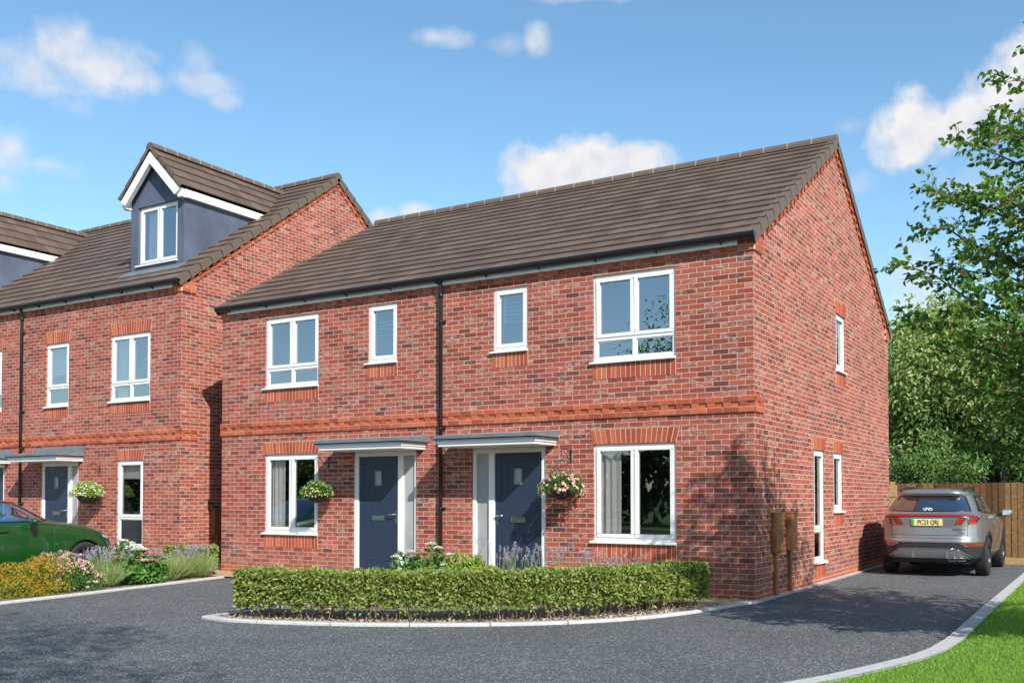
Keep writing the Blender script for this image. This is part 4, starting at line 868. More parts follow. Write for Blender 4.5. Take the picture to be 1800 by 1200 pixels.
for y, w_ in ((1.25, .5), (2.15, .27)):
    for x in ((0,) if w_ > .4 else (-.36, .36)): m.box(x - w_, x + w_, y, y + .16, .75, 1.16 if w_ > .4 else 1.2)
    for x in (-.36, .36): m.box(x - .12, x + .12, y + .03, y + .12, 1.16, 1.34)
m.box(-.8, .8, 2.9, 3.05, .8, 1.1); m.build('seats', 'interior_grey', suv, local=True, bevel=.03)
for x in (.80, -.80):
    for wy, wz in wh: wheel(suv, x, wy, .36, .225, .245, 5, ['alloy_dark', 'alloy'])
# --- green coupe at the left edge, nose towards the taller house
gc = empty('parked_car', (-11.965, -6.48, 0.0), 'glossy dark green saloon parked in front of the taller house, behind the flower bed', 'car')
S2 = Shell([(.17, .84, .08, 4.62), (.24, .89, .03, 4.68), (.36, .915, 0, 4.71), (.50, .925, 0, 4.715), (.60, .925, 0, 4.71), (.70, .918, 0, 4.68), (.76, .910, 0, 4.62), (.81, .905, .01, 4.55), (.86, .895, .02, 4.45), (.90, .885, .04, 4.34), (.94, .875, .05, 4.18), (.97, .865, .06, 4.02), (.99, .858, .08, 3.88),
            (1.005, .85, .10, 3.74), (1.02, .835, .2, 3.60), (1.05, .80, .35, 3.50), (1.10, .77, .5, 3.38), (1.20, .725, .75, 3.20), (1.28, .685, .95, 3.05), (1.33, .655, 1.1, 2.94), (1.375, .61, 1.25, 2.80), (1.405, .52, 1.4, 2.62), (1.42, .38, 1.55, 2.40), (1.425, .2, 1.7, 2.2)])
SG = [(3.30, 1.045), (1.45, 1.02), (1.45, 1.335), (2.74, 1.355)]; SG2 = [(1.40, 1.02), (.85, 1.03), (1.15, 1.24), (1.40, 1.32)]
FS = [(-.68, 1.045), (.68, 1.045), (.55, 1.375), (-.55, 1.375)]
w2 = [(1.09, .335), (3.94, .335)]
car_body(gc, S2, w2, .375, [SG, SG2], [FS], [], ['car_green'], lambda c, side: 0, 1.3); underbody(gc, S2, w2, .375, .5)
patch('windscreen', S2, [(-.69, 1.04), (.69, 1.04), (.56, 1.38), (-.56, 1.38)], lambda u, v: S2.end(u, v, True, .003), 'car_glass_light', gc)
for sg in (1, -1):
    for q in (SG, SG2):
        p = patch('side_window', S2, q, lambda u, v: S2.side(u, v, sg, .004), 'car_glass_light', gc, 16, 8); m = MB(); trim(m, q, lambda u, v: S2.side(u, v, sg, .002), .013); m.build('window_seal', 'car_black', p, local=True, fix=False)
    for wy, wz in w2: arch_lip(gc, S2, wy, wz, .368, .40, 'car_green', sg, .006)
    m = MB(); m.lathe([(0, -.10), (.05, -.09), (.07, -.02), (.062, .05), (.03, .09), (0, .10)], lambda a, b_, c: (sg * (1.0 + c * .75), 2.90 + a * .75, 1.045 + b_ * .85), 18); mm = m.build('door_mirror', 'car_green', gc, local=True)
    m = MB(); m.prism([(-.045, 1.0), (.05, 1.005), (.02, .91), (-.02, .90)], lambda a, b_: (sg * .94, 2.90 + a, b_), lambda a, b_: (sg * 1.05, 2.90 + a, b_)); m.build('mirror_foot', 'car_black', mm, local=True)
    f = lambda u, v, o=0: S2.side(u, v, sg, o)
    m = MB(); m.tube([f(y, z, .0) for y, z in ((3.30, 1.03), (3.36, .96), (3.35, .85), (3.32, .70), (3.31, .50), (3.28, .36))], .0035, 5); m.tube([f(y, z, 0) for y, z in ((2.02, .985), (2.02, .7), (2.06, .36))], .0035, 5); m.build('door_seam', 'car_black', gc, local=True)
    m = MB(); m.tube([f(2.52, .885, .004), f(2.48, .885, .028), f(2.30, .883, .030), f(2.26, .883, .004)], .014, 8); m.build('door_handle', 'car_green', gc, local=True)
    m = MB(); solid_patch(m, [(4.30, .80), (4.52, .745), (4.50, .685), (4.33, .735)], f, -.002, .006, 8, 3); h_ = m.build('headlamp', 'car_black', gc, local=True, fix=False); m = MB(); solid_patch(m, [(4.33, .787), (4.50, .742), (4.485, .70), (4.35, .742)], f, .005, .011, 8, 3); m.build('headlamp_lens', 'lamp_clear', h_, local=True, fix=False)
    m = MB(); solid_patch(m, [(1.6, .255), (3.4, .255), (3.4, .20), (1.6, .20)], f, -.002, .012, 12, 2); m.build('sill_trim', 'car_black', gc, local=True, fix=False)
m = MB(); m.box(-.66, .66, 2.95, 3.35, .85, 1.03); m.tube([(.36 + .17 * math.cos(a), 2.82 + .04 * math.sin(a), 1.03 + .16 * math.sin(a)) for a in [2 * math.pi * k / 18 for k in range(19)]], .014, 6, cap=False); m.build('dashboard', 'interior_grey', gc, local=True)
m = MB()
for x in (-.36, .36): m.box(x - .24, x + .24, 1.72, 1.86, .6, 1.08); m.box(x - .13, x + .13, 1.74, 1.82, 1.08, 1.22)
m.box(-.55, .55, .95, 1.1, .6, 1.04); m.build('seats', 'interior_brown', gc, local=True, bevel=.03)
for x in (.80, -.80):
    for wy, wz in w2: wheel(gc, x, wy, .335, .225, .24, 5, ['alloy_dark', 'alloy'], 'caliper_blue')
# ------------------------------------------------------------------ ground
def sheet(name, pts, z, mat, kind='structure'):
    m = MB(); m.face([(x, y, z) for x, y in pts]); return tag(m.build(name, mat, None, fix=False), kind=kind)
sheet('ground', [(-1200, -1200), (1200, -1200), (1200, 1200), (-1200, 1200)], -.03, 'field')
RK = [(1.20, -8.9), (1.62, -7.3), (2.10, -6.0), (2.30, -5.50), (2.53, -4.74), (2.69, -4.15), (2.775, -3.6), (2.815, -2.9), (2.815, -1.9), (2.80, .0), (2.80, 10.30)]
sheet('driveway', [(-60, -40), (30, -40), (30, -9.6), (1.3, -9.4)] + [(x + .02, y) for x, y in RK] + [(0.06, 10.30), (.06, -.2), (-60, -.2)], 0, 'asphalt')
LW = [(x + .11, y - .02) for x, y in RK]
sheet('lawn', LW + [(30, 10.30), (30, -8.9)], .032, 'turf')
# island bed, path and far planting bed
IK = [(-5.02, -5.27), (-4.55, -5.33), (-4.02, -5.22), (-3.37, -5.0), (-2.9, -4.80), (-2.40, -4.52), (-1.9, -4.20), (-1.4, -3.80), (-1.0, -3.38), (-.70, -2.96), (-.45, -2.45), (-.26, -1.9), (-.12, -1.2), (-.02, -.6), (.09, -.1)]
sheet('planting_bed', IK[:-2] + [(-.3, -.75), (-.62, -.85), (-4.95, -.85)], .018, 'mulch')
sheet('path', [(-10.5, -.95), (-5.0, -.95), (-5.0, -.84), (-.66, -.84), (-.66, -1.25), (-.19, -1.25), (-.09, -.62), (.03, -.1), (0.0, .0), (-10.5, 0)], .027, 'buff_slab')
def kerb(name, pts, w, z0, z1, seg=.9, label=None):
    """precast edging laid along a line in short lengths with open joints"""
    P = [Vector((x, y, 0)) for x, y in pts]; L_ = [0]
    for a, b_ in zip(P, P[1:]): L_.append(L_[-1] + (b_ - a).length)
    def at(s):
        for i in range(len(P) - 1):
            if s <= L_[i + 1] + 1e-9: return P[i].lerp(P[i + 1], (s - L_[i]) / (L_[i + 1] - L_[i]))
        return P[-1]
    def nrm(s):
        d = (at(min(s + .12, L_[-1])) - at(max(s - .12, 0))).normalized(); return Vector((-d.y, d.x, 0))
    m = MB(); s = 0
    while s < L_[-1] - .02:
        e = min(s + seg, L_[-1]); k = 8; ra = []
        for i in range(k + 1):
            t = s + .006 + (e - s - .012) * i / k; p, n = at(t), nrm(t); bz = .012
            ra.append([p + Vector((0, 0, z0)), p + Vector((0, 0, z1 - bz)), p + n * bz + Vector((0, 0, z1)), p + n * (w - bz) + Vector((0, 0, z1)), p + n * w + Vector((0, 0, z1 - bz)), p + n * w + Vector((0, 0, z0))])
        m.grid(np.array([[tuple(q) for q in r] for r in ra]), smooth=False); m.face([tuple(q) for q in ra[0]]); m.face([tuple(q) for q in ra[-1]]); s = e
    return tag(m.build(name, 'kerb_concrete', None), kind='structure')
kerb('kerb', IK, .12, -.02, .035)
kerb('kerb', [(.0, -.12), (.0, D + .75)], -.085, -.02, .022)
kerb('kerb', [(-5.02, -5.22), (-5.0, -4.6), (-4.98, -.95)], -.11, -.02, .0352)
kerb('kerb', RK, -.13, -.02, .052)
LK = [(-8.30, -9.0), (-8.42, -7.0), (-8.52, -5.75), (-8.72, -4.3), (-8.98, -2.95), (-9.18, -1.9), (-9.36, -.95)]
kerb('kerb', LK, .10, -.02, .035)
sheet('planting_bed', [(x - .05, y) for x, y in LK] + [(-10.5, -.95), (-10.62, -9.0)], .018, 'mulch')
kerb('kerb', [(-10.62, -9.0), (-10.62, -1.4), (-10.9, -.6)], .10, -.02, .035)
sheet('path', [(-11.0, -.62), (-11.0, .40), (-23, .40), (-23, -.62)], .0272, 'buff_slab')
sheet('side_passage', [(-12.17, -.9), (-10.505, -.9), (-10.505, 10), (-12.17, 10)], .022, 'buff_slab')
# ------------------------------------------------------------------ fence behind the driveway
fn = empty('timber_fence', (3, 10.36, 0), 'brown close-boarded timber fence closing off the end of the driveway', 'fence')
m = MB(); x = -.02; random.seed(3)
while x < 12:
    w_ = .118 + random.uniform(-.006, .006); y = 10.36 + random.uniform(-.003, .003); zt = 1.755 + random.uniform(-.006, .004)
    m.prism([(x, y), (x + w_ + .012, y + .012), (x + w_ + .012, y + .020), (x, y + .018)], lambda a, b_: (a, b_, .16), lambda a, b_: (a, b_, zt)); x += w_
m.build('board_panel', 'fence_board', fn, fix=False)
m = MB(); m.box(-.15, 12, 10.345, 10.385, .0, .15); m.build('gravel_board', 'fence_new', fn)
for i in range(5): m = MB(); m.box(-.15 + i * 2.9, -.05 + i * 2.9, 10.40, 10.5, 0, 1.8); m.build('post', 'fence_new', fn)
m = MB(); m.box(-.20, .02, 10.30, 10.342, .05, 1.72); m.box(-.20, .02, 10.285, 10.299, 1.45, 1.60); m.build('gate_post_panel', 'fence_new', fn)
# ------------------------------------------------------------------ hanging baskets
def basket(x, y, zt, r_plant, h_plant, leafm, petalm, label, npet, petsz, leafn=1500, bowl='basket_liner', zc=1.50, rb=.165, droop=0):
    b_ = empty('hanging_basket', (x, y, 0), label, 'hanging basket', 'hanging baskets beside the doors'); cy = y - .30; c = np.array([x, cy, zc])
    m = MB(); m.box(x - .008, x + .008, y - .010, y - .001, zt - .20, zt + .015); m.tube([(x, y - .008, zt), (x, cy - .01, zt)], .005, 6); m.tube([(x, y - .008, zt - .18), (x, cy + .03, zt - .005)], .005, 6)
    m.tube([(x, cy - .01 + .022 * math.sin(a) - .015, zt - .0 - .022 + .022 * math.cos(a)) for a in np.linspace(0, 5.2, 12)], .0045, 6); m.tube([(x, y - .008, zt - .13), (x, y - .07, zt - .06), (x, y - .012, zt - .03)], .004, 6); m.build('wall_bracket', 'black_metal', b_, fix=False)
    m = MB(); 
    for a in (.4, 2.5, 4.6): m.tube([(x, cy, zt - .045), (x + rb * math.cos(a), cy + rb * math.sin(a), zc + .02)], .0028, 5)
    m.build('chain', 'black_metal', b_, fix=False)
    m = MB(); prof = [(rb * math.sin(t), -rb * .78 * math.cos(t)) for t in np.linspace(0.02, math.pi / 2, 9)] + [(rb * 1.04, .012)]
    m.lathe(prof, lambda a, e, q: (x + a * (1 + .02 * math.sin(9 * math.atan2(e, a))), cy + e, zc + q), 28); m.build('bowl', bowl, b_, fix=False)
    d = rdir(leafn); d[:, 2] = np.abs(d[:, 2]) * 1.0 - .18 * RNG.random(leafn); rr = (.55 + .45 * RNG.random(leafn) ** .5)[:, None]; P = c + np.array([0, 0, .02]) + d * rr * np.array([r_plant, r_plant * .9, h_plant]) * (1 + .12 * np.sin(d[:, :1] * 9 + d[:, 1:2] * 7))
    leaves('leaves', P, unit(d + .8 * rdir(leafn)), unit(d + .5 * rdir(leafn)), .045 * (.7 + .6 * RNG.random(leafn)), .026, leafm, b_)
    k = npet; d = rdir(k); d[:, 2] = np.abs(d[:, 2]) - .22 * RNG.random(k); P = c + np.array([0, 0, .02]) + d * np.array([r_plant, r_plant * .9, h_plant]) * (.98 + .12 * RNG.random((k, 1)))
    Pq = np.repeat(P, 5, 0); a = np.tile(np.arange(5) * 1.2566, k)[:, None]; dn = np.repeat(unit(d + .5 * rdir(k)), 5, 0); t1 = unit(np.cross(dn, [0.3, .2, 1])); t2 = np.cross(dn, t1)
    leaves('flowers', Pq, t1 * np.cos(a) + t2 * np.sin(a) + dn * .35, dn, petsz, petsz * .8, petalm, b_)
    return b_
basket(-7.765, 0, 2.155, .285, .25, 'green_leaf', 'cream_petal', 'hanging basket with dense pale green leaves and small cream flowers, left of the front house', 170, .018, zc=1.47)
basket(-2.860, 0, 2.165, .34, .30, 'green_leaf', 'pink_petal', 'hanging basket crowded with pink flowers, between the right door and window', 150, .034, zc=1.52, rb=.15)
basket(-14.755, .40, 2.165, .36, .30, 'bright_leaf', 'white_petal', 'hanging basket with small white flowers, beside the taller house door', 200, .020, zc=1.47, rb=.22)
# ------------------------------------------------------------------ planting
def box_hedge(name, line, width, h, label, n, group='clipped box hedges', seed=1, zbot=.12):
    rt = empty(name, (line[0][0], line[0][1], .018), label, 'hedge', group)
    P = np.array(line, float); seg = np.linalg.norm(np.diff(P, axis=0), axis=1); cum = np.concatenate([[0], np.cumsum(seg)]); Lt = cum[-1]
    def frame(s):
        x = np.interp(s, cum, P[:, 0]); y = np.interp(s, cum, P[:, 1]); x2 = np.interp(np.minimum(s + .05, Lt), cum, P[:, 0]); y2 = np.interp(np.minimum(s + .05, Lt), cum, P[:, 1]); x1 = np.interp(np.maximum(s - .05, 0), cum, P[:, 0]); y1 = np.interp(np.maximum(s - .05, 0), cum, P[:, 1])
        t = unit(np.stack([x2 - x1, y2 - y1, 0 * x], -1)); return np.stack([x, y, 0 * x], -1), t, np.stack([-t[:, 1], t[:, 0], 0 * x], -1)
    ns = int(n * .8); s = RNG.random(ns) * Lt; face = RNG.random(ns); c, t, nn = frame(s); o = (RNG.random(ns) - .5) * width; z = zbot + (h - zbot) * RNG.random(ns) ** .85; out = np.zeros((ns, 3))
    wig = .022 * np.sin(s * 9) + .018 * np.sin(s * 23 + 1) + .012 * np.sin(z * 31 + s * 5)
    per = 2 * (h - zbot) + width + .4
    f1 = face < (h - zbot) / per; f2 = (face >= (h - zbot) / per) & (face < 2 * (h - zbot) / per); f3 = (face >= 2 * (h - zbot) / per) & (face < (2 * (h - zbot) + width) / per); f4 = face >= (2 * (h - zbot) + width) / per
    dep = np.abs(RNG.normal(0, .030, ns)) + .045 * (np.sin(s * 31 + 5 * np.sin(z * 17)) * np.sin(z * 37 + s * 11) > .35); o = np.where(f1, width / 2 + wig - dep, np.where(f2, -width / 2 - wig + dep, o)); z = np.where(f3, h + .6 * wig - dep, z)
    out = np.where(f1[:, None], nn, np.where(f2[:, None], -nn, np.array([0, 0, 1.0])))
    e0 = f4 & (RNG.random(ns) < .5); e1 = f4 & ~e0; s = np.where(e0, 0 + dep, np.where(e1, Lt - dep, s)); c, t, nn = frame(s); out = np.where(e0[:, None], -t, np.where(e1[:, None], t, out)); ext = np.where(e0, -.02, np.where(e1, .02, 0))[:, None]
    Q = c + nn * o[:, None] + t * ext + np.array([0, 0, 1]) * z[:, None]
    # a few open gaps low down where the stems show
    keep = (z > .2 + .05 * np.sin(s * 13)) | (RNG.random(ns) < .38); Q, out = Q[keep], out[keep]; ns = len(Q)
    leaves('foliage', Q, unit(out * .7 + 1.0 * rdir(ns) + np.array([0, 0, .25])), unit(out * .9 + .8 * rdir(ns) + np.array([0, 0, .35])), .049 * (.6 + .8 * RNG.random(ns)), .031, 'hedge_leaf', rt)
    ni = n - int(n * .8); s = RNG.random(ni) * Lt; c, t, nn = frame(s); Q = c + nn * ((RNG.random(ni) - .5) * width * .85)[:, None] + np.array([0, 0, 1]) * (zbot + .06 + (h - zbot - .08) * RNG.random(ni))[:, None]
    leaves('inner_foliage', Q, rdir(ni), rdir(ni), .05, .034, 'hedge_leaf', rt)
    m = MB(); 
    for q in np.arange(.06, Lt, .085):
        for _ in range(3):
            c, t, nn = frame(np.array([q + random.uniform(-.03, .03)])); p = Vector(c[0] + nn[0] * random.uniform(-.4, .4) * width); a = Vector((random.uniform(-.10, .10), random.uniform(-.10, .10), 0))
            m.tube([p + Vector((0, 0, .0)), p + a * .4 + Vector((0, 0, .13)), p + a + Vector((0, 0, .30))], [.0065, .005, .0025], 4, cap=False)
    m.build('stem', 'twig', rt, fix=False); return rt
HL = [(-4.66, -4.86), (-4.05, -4.76), (-3.4, -4.54), (-2.8, -4.24), (-2.25, -3.90), (-1.75, -3.50), (-1.38, -3.08), (-1.06, -2.55), (-.82, -2.0), (-.64, -1.5), (-.56, -.98)]
box_hedge('box_hedge', HL, .50, .565, 'long curved box hedge clipped square along the kerb before the front house', 41000)
box_hedge('box_hedge', [(-10.50, -1.30), (-9.98, -.62)], .52, .52, 'short box hedge at the gap between the two houses', 8500)
def shrub(name, c, r, h, leafm, label, cat='shrub', n=3000, ls=.04, lw=.022, petal=None, npet=0, psz=.02, heads=0, headr=.06, group=None, z0=.02, clumps=14, upright=.4, petals2=None):
    rt = empty(name, (c[0], c[1], z0), label, cat, group); c = np.array([c[0], c[1], z0])
    cc = rdir(clumps); cc[:, 2] = np.abs(cc[:, 2]); cc = cc * np.array([r[0], r[1], h]) * (.55 + .35 * RNG.random((clumps, 1))); cr = (.30 + .22 * RNG.random(clumps)) * min(r[0], r[1], h) * 1.15
    k = RNG.integers(0, clumps, n); d = rdir(n); P = cc[k] + d * (cr[k] * (.6 + .4 * RNG.random(n)))[:, None]; P[:, 2] = np.abs(P[:, 2]); out = unit(P / np.array([r[0], r[1], h]) + d * .5)
    leaves('foliage', P + c, unit(out * .6 + rdir(n) * .8 + np.array([0, 0, upright])), unit(out + .6 * rdir(n) + np.array([0, 0, .4])), ls * (.65 + .7 * RNG.random(n)), lw, leafm, rt, 'ovate' if ls > .05 else 'rhomb')
    def surf(m_, bias=.15):
        k = RNG.integers(0, clumps, m_); d = rdir(m_); d[:, 2] = np.abs(d[:, 2]) + bias; d = unit(d); Q = cc[k] + d * (cr[k] * (1.0 + .12 * RNG.random(m_)))[:, None]
        good = np.array([not np.any((np.linalg.norm(q - cc, axis=1) < cr * .9)) for q in Q]); return Q[good] + c, d[good]
    if npet and petal:
        Q, d = surf(npet * 2); Q, d = Q[:npet], d[:npet]; kk = len(Q); Pq = np.repeat(Q, 5, 0) + RNG.normal(0, psz * .35, (kk * 5, 3)); a = np.tile(np.arange(5) * 1.2566, kk)[:, None]; dn = np.repeat(unit(d + .4 * rdir(kk)), 5, 0); t1 = unit(np.cross(dn, [.3, .2, 1])); t2 = np.cross(dn, t1)
        leaves('flowers', Pq, t1 * np.cos(a) + t2 * np.sin(a) + dn * .4, dn, psz, psz * .8, petal, rt)
    if heads:
        Q, d = surf(heads * 3, .5); Q = Q[:heads]
        for idx, q in enumerate(Q):
            mt = petals2[idx % len(petals2)] if petals2 else petal; k = 90; a = RNG.random(k) * 6.283; rr = headr * RNG.random(k) ** .5 * (.8 + .3 * random.random()); P = np.stack([q[0] + rr * np.cos(a), q[1] + rr * np.sin(a), q[2] + .03 + .35 * (headr - rr) * .8], 1)
            leaves('flower_head', P, unit(rdir(k) * .8 + np.array([0, 0, .3])), unit(rdir(k) * .4 + np.array([0, 0, 1])), .022, .018, mt, rt)
    m = MB()
    for q in cc: m.tube([tuple(c + np.array([q[0] * .15, q[1] * .15, 0])), tuple(c + q * np.array([.6, .6, .55])), tuple(c + q)], [.008, .005, .003], 5, cap=False)
    m.build('stem', 'twig', rt, fix=False); return rt
def lavender(c, label, n=75, r=.24, h=.62, group='lavender plants', z0=.02, hl=.33):
    rt = empty('lavender', (c[0], c[1], z0), label, 'lavender', group); c = np.array([c[0], c[1], z0])
    k = 900; a = RNG.random(k) * 6.283; rr = r * RNG.random(k) ** .5; P = c + np.stack([rr * np.cos(a) * .55, rr * np.sin(a) * .55, RNG.random(k) * hl * .25], 1); D_ = np.stack([np.cos(a) * rr / r * .75, np.sin(a) * rr / r * .75, np.ones(k)], 1) + .22 * RNG.normal(size=(k, 3))
    leaves('foliage', P, D_, rdir(k), hl * (.5 + .6 * RNG.random(k)), .008, 'lavender_leaf', rt)
    m = MB(); F_ = MB(); pts = []; dd = []
    for i in range(n):
        a = random.random() * 6.283; q = random.random() ** .5; b0 = c + np.array([math.cos(a), math.sin(a), 0]) * q * r * .5; hh = h * random.uniform(.72, 1.02); tip = b0 + np.array([math.cos(a) * q * .22 + random.uniform(-.04, .04), math.sin(a) * q * .22 + random.uniform(-.04, .04), hh]); mid = (b0 + tip) / 2 + np.array([0, 0, .02])
        m.tube([tuple(b0 + np.array([0, 0, .08])), tuple(mid), tuple(tip)], .0022, 3, cap=False)
        for j in range(20): t = j / 20; pts.append(tip + np.array([0, 0, -.06 + .07 * t]) + RNG.normal(0, .0065, 3)); dd.append([random.gauss(0, 1), random.gauss(0, 1), .8])
    m.build('stem', 'lavender_leaf', rt, fix=False); leaves('flowers', np.array(pts), np.array(dd), rdir(len(pts)), .016, .013, 'lavender_flower', rt); return rt
# left bed, from the camera end towards the house
for i, (x, y, rr, hh, lb_) in enumerate([(-9.62, -5.75, .40, .44, 'orange-flowered shrub nearest the left edge of the photo'), (-9.32, -5.02, .40, .47, 'orange-flowered low shrub, second from the left edge'), (-9.42, -4.45, .42, .50, 'orange-flowered shrub touching the pink one'),]):
    shrub('flowering_shrub', (x, y), (rr, rr), hh, 'orange_shrub_leaf', lb_, n=4200, ls=.034, lw=.020, petal='orange_petal', npet=620, psz=.015, group='orange-flowered shrubs in the left bed', clumps=16)
for i, (x, y, rr, hh, lb_) in enumerate([(-9.32, -3.92, .32, .42, 'low pink-flowered shrub at the kerb of the left bed'), (-9.90, -3.80, .42, .44, 'taller pink-flowered shrub in front of the green car')]):
    shrub('flowering_shrub', (x, y), (rr, rr), hh, 'green_leaf', lb_, n=4200, ls=.036, lw=.020, petal='pink_petal', npet=230, psz=.026, group='pink-flowered shrubs in the left bed', clumps=16)
lavender((-9.45, -3.30), 'lavender clump beside the pink shrubs at the kerb', 34, .30, .66, hl=.40); lavender((-9.90, -3.10), 'lavender clump in front of the green car wheel', 20, .24, .56, hl=.34); lavender((-9.75, -3.15), 'lavender clump just left of the white-headed bush', 26, .28, .62, hl=.42)
shrub('flowering_shrub', (-9.62, -2.68), (.46, .44), .58, 'green_leaf', 'big-leaved bush with flat white and mauve flower heads in the left bed', n=1500, ls=.105, lw=.066, petal='white_petal', heads=34, headr=.085, petals2=['white_petal', 'mauve_petal', 'white_petal', 'mauve_petal'], clumps=15, upright=-.1)
for x, y, l_ in ((-9.62, -1.95, 'lavender clump right of the white-headed bush'), (-9.80, -1.55, 'lavender clump before the short box hedge'), (-9.70, -1.25, 'lavender clump at the house end of the left bed')): lavender((x, y), l_, 26, .26, .58, hl=.40)
# plants between the long hedge and the front house
shrub('flowering_shrub', (-4.52, -1.45), (.46, .38), .72, 'green_leaf', 'bush with flat white and mauve flower heads between the two doors', n=1300, ls=.085, lw=.055, petal='white_petal', heads=34, headr=.075, petals2=['mauve_petal', 'white_petal', 'white_petal', 'mauve_petal'], clumps=16)
shrub('flowering_shrub', (-3.98, -1.40), (.36, .34), .68, 'bright_leaf', 'yellow-green bush with mauve flowers, left of the right door', n=2200, ls=.06, lw=.032, petal='mauve_petal', npet=70, psz=.026, clumps=14, upright=.7)
shrub('flowering_shrub', (-3.55, -1.45), (.30, .3), .66, 'bright_leaf', 'yellow-green bush in front of the right door, smaller one', n=1500, ls=.06, lw=.032, petal='mauve_petal', npet=40, psz=.026, clumps=10, upright=.7)
for x, y, h_, l_ in ((-3.28, -1.4, .80, 'tall lavender in front of the blue right door'), (-2.90, -1.5, .76, 'lavender below the pink hanging basket'), (-2.48, -1.45, .74, 'lavender below the left edge of the right ground window'), (-2.05, -1.5, .74, 'lavender under the middle of the right ground window'), (-1.6, -1.42, .72, 'lavender under the right edge of the ground window'), (-1.15, -1.45, .68, 'lavender nearest the house corner')): lavender((x, y), l_, 24, .22, h_)
# ------------------------------------------------------------------ trees
def branch_pts(a, b_, sag, k=7, jit=.04):
    out = []
    for i in range(k + 1):
        t = i / k; p = a * (1 - t) + b_ * t; p = p + np.array([0, 0, sag * 4 * t * (1 - t)]) + RNG.normal(0, jit, 3) * (0 < i < k) * np.linalg.norm(b_ - a) * .25; out.append(p)
    return out
def lawn_tree():
    c = np.array([4.86, -2.45, 0.03]); rt = empty('broadleaf_tree', tuple(c), 'green broadleaf tree on the lawn, its branches filling the right edge of the photo', 'tree')
    zs = [1.5, 2.2, 2.8, 3.6, 4.3, 4.9, 5.4, 5.9, 6.3, 6.7]; Rs = [1.7, 2.1, 2.55, 2.85, 2.65, 2.45, 2.15, 1.6, .9, .2]
    zs = [1.43 + (z - 1.43) * .9 for z in zs]; Rs = [r * .9 for r in Rs]
    tr = MB(); tp = [c + np.array([.03 * math.sin(z * 1.3), .04 * math.cos(z), z]) for z in np.linspace(0, 5.85, 14)]; tr.tube([tuple(p) for p in tp], list(np.linspace(.105, .012, 14)), 12); tr.build('trunk', 'bark', rt, fix=False)
    lim = MB(); tw = MB(); LP, LD = [], []
    tips = []
    left = -np.array([.8535, .521, 0]); fw = np.array([-.521, .8535, 0])
    for v, z, r in ((left, 3.80, 3.00), (left * .97 + fw * .1, 3.28, 2.85), (left * .9 - fw * .35, 4.25, 2.75), (left * .98 + fw * .2, 5.25, 2.25), (left * .95 - fw * .2, 2.45, 2.35), (left, 5.75, 1.95), (left * .9 + fw * .4, 1.95, 2.2), (left * .96, 6.15, 1.6), (left * .95 - fw * .25, 3.4, 2.7), (left * .9 + fw * .35, 4.4, 2.6), (left * .85 - fw * .5, 5.0, 2.2), (left * .85 + fw * .5, 5.5, 1.9), (left * .8 - fw * .55, 2.9, 2.4), (left * .97, 2.9, 2.6), (left * .97 + fw * .2, 4.72, 2.58)): tips.append((math.atan2(v[1], v[0]), z, r))
    tips = [(a, 1.43 + (z - 1.43) * .9, r * .9) for a, z, r in tips]
    for i in range(80):
        z = 1.65 + 4.4 * ((i + .5) / 80) ** .95; tips.append((i * 2.39996, z, np.interp(z, zs, Rs) * random.uniform(.85, 1.04)))
    for az_, z, r in tips:
        ex_ = c + np.array([math.cos(az_) * r, math.sin(az_) * r, z]) - np.array([4.24, -13.37, 1.434])
        if (ex_ @ np.array([.8535, .521, 0])) / (ex_ @ np.array([-.521, .8535, 0])) > .56 and z - .887 * (ex_[0] + 4.24) > 1.3 and random.random() < .5: continue  # drop some out-of-view limbs that would shade the house wall higher up
        e = c + np.array([math.cos(az_) * r, math.sin(az_) * r, z]); s0 = max(1.05, z - r * random.uniform(.62, .85)); b0 = c + np.array([0, 0, s0 ])
        bp = branch_pts(b0, e, .10 * r, 8, .05); lim.tube([tuple(p) for p in bp], list(np.linspace(.012 + .010 * r, .003, len(bp))), 6, cap=False)
        bp = np.array(bp); Lb = np.linalg.norm(e - b0); nt = int(Lb / .072)
        for j in range(nt):
            t = .16 + .84 * (j + random.random()) / nt; f_ = t * 8; i0 = min(int(f_), 7); p = bp[i0] + (bp[i0 + 1] - bp[i0]) * (f_ - i0); dirb = unit((bp[i0 + 1] - bp[i0])[None])[0]
            sd = unit(np.cross(dirb, RNG.normal(size=3))[None])[0]; L2 = (.55 * (1 - t) + .20) * random.uniform(.6, 1.2) * min(1, r / 2 + .3); q = p + (dirb * .65 + sd * .75 + np.array([0, 0, .12])) * L2
            tw.tube([tuple(p), tuple((p + q) / 2 + RNG.normal(0, .012, 3)), tuple(q)], [.004, .003, .0015], 3, cap=False)
            nl = int(5 + L2 * 23)
            for k in range(nl): u = (k + .5) / nl; LP.append(p + (q - p) * u + RNG.normal(0, .012, 3)); LD.append(unit((q - p)[None])[0] * .55 + RNG.normal(0, .55, 3) + np.array([0, 0, -.25]))
        for k in range(7): LP.append(e - dirb * .02 * k); LD.append(dirb * .8 + RNG.normal(0, .5, 3))
    lim.build('branches', 'bark', rt, fix=False); tw.build('twigs', 'twig', rt, fix=False)
    LP, LD = np.array(LP), np.array(LD); n = len(LP)
    # thin leaves right of the view to lessen the crown's shadow on the house
    q = LP - np.array([4.24, -13.37, 1.434]); fwd = q @ np.array([-.521, .8535, 0]); lat = q @ np.array([.8535, .521, 0]); hz = LP[:, 2] - LP[:, 0] * .887
    keep = ~((lat / fwd > .53) & (hz > 1.5) & (RNG.random(n) < .55)); LP, LD = LP[keep], LD[keep]; n = len(LP)
    leaves('crown', LP, LD, unit(rdir(n) * .9 + np.array([0, 0, .75])), .064 * (.6 + .7 * RNG.random(n)), .046, 'tree_leaf', rt, 'ovate', .12)
lawn_tree()
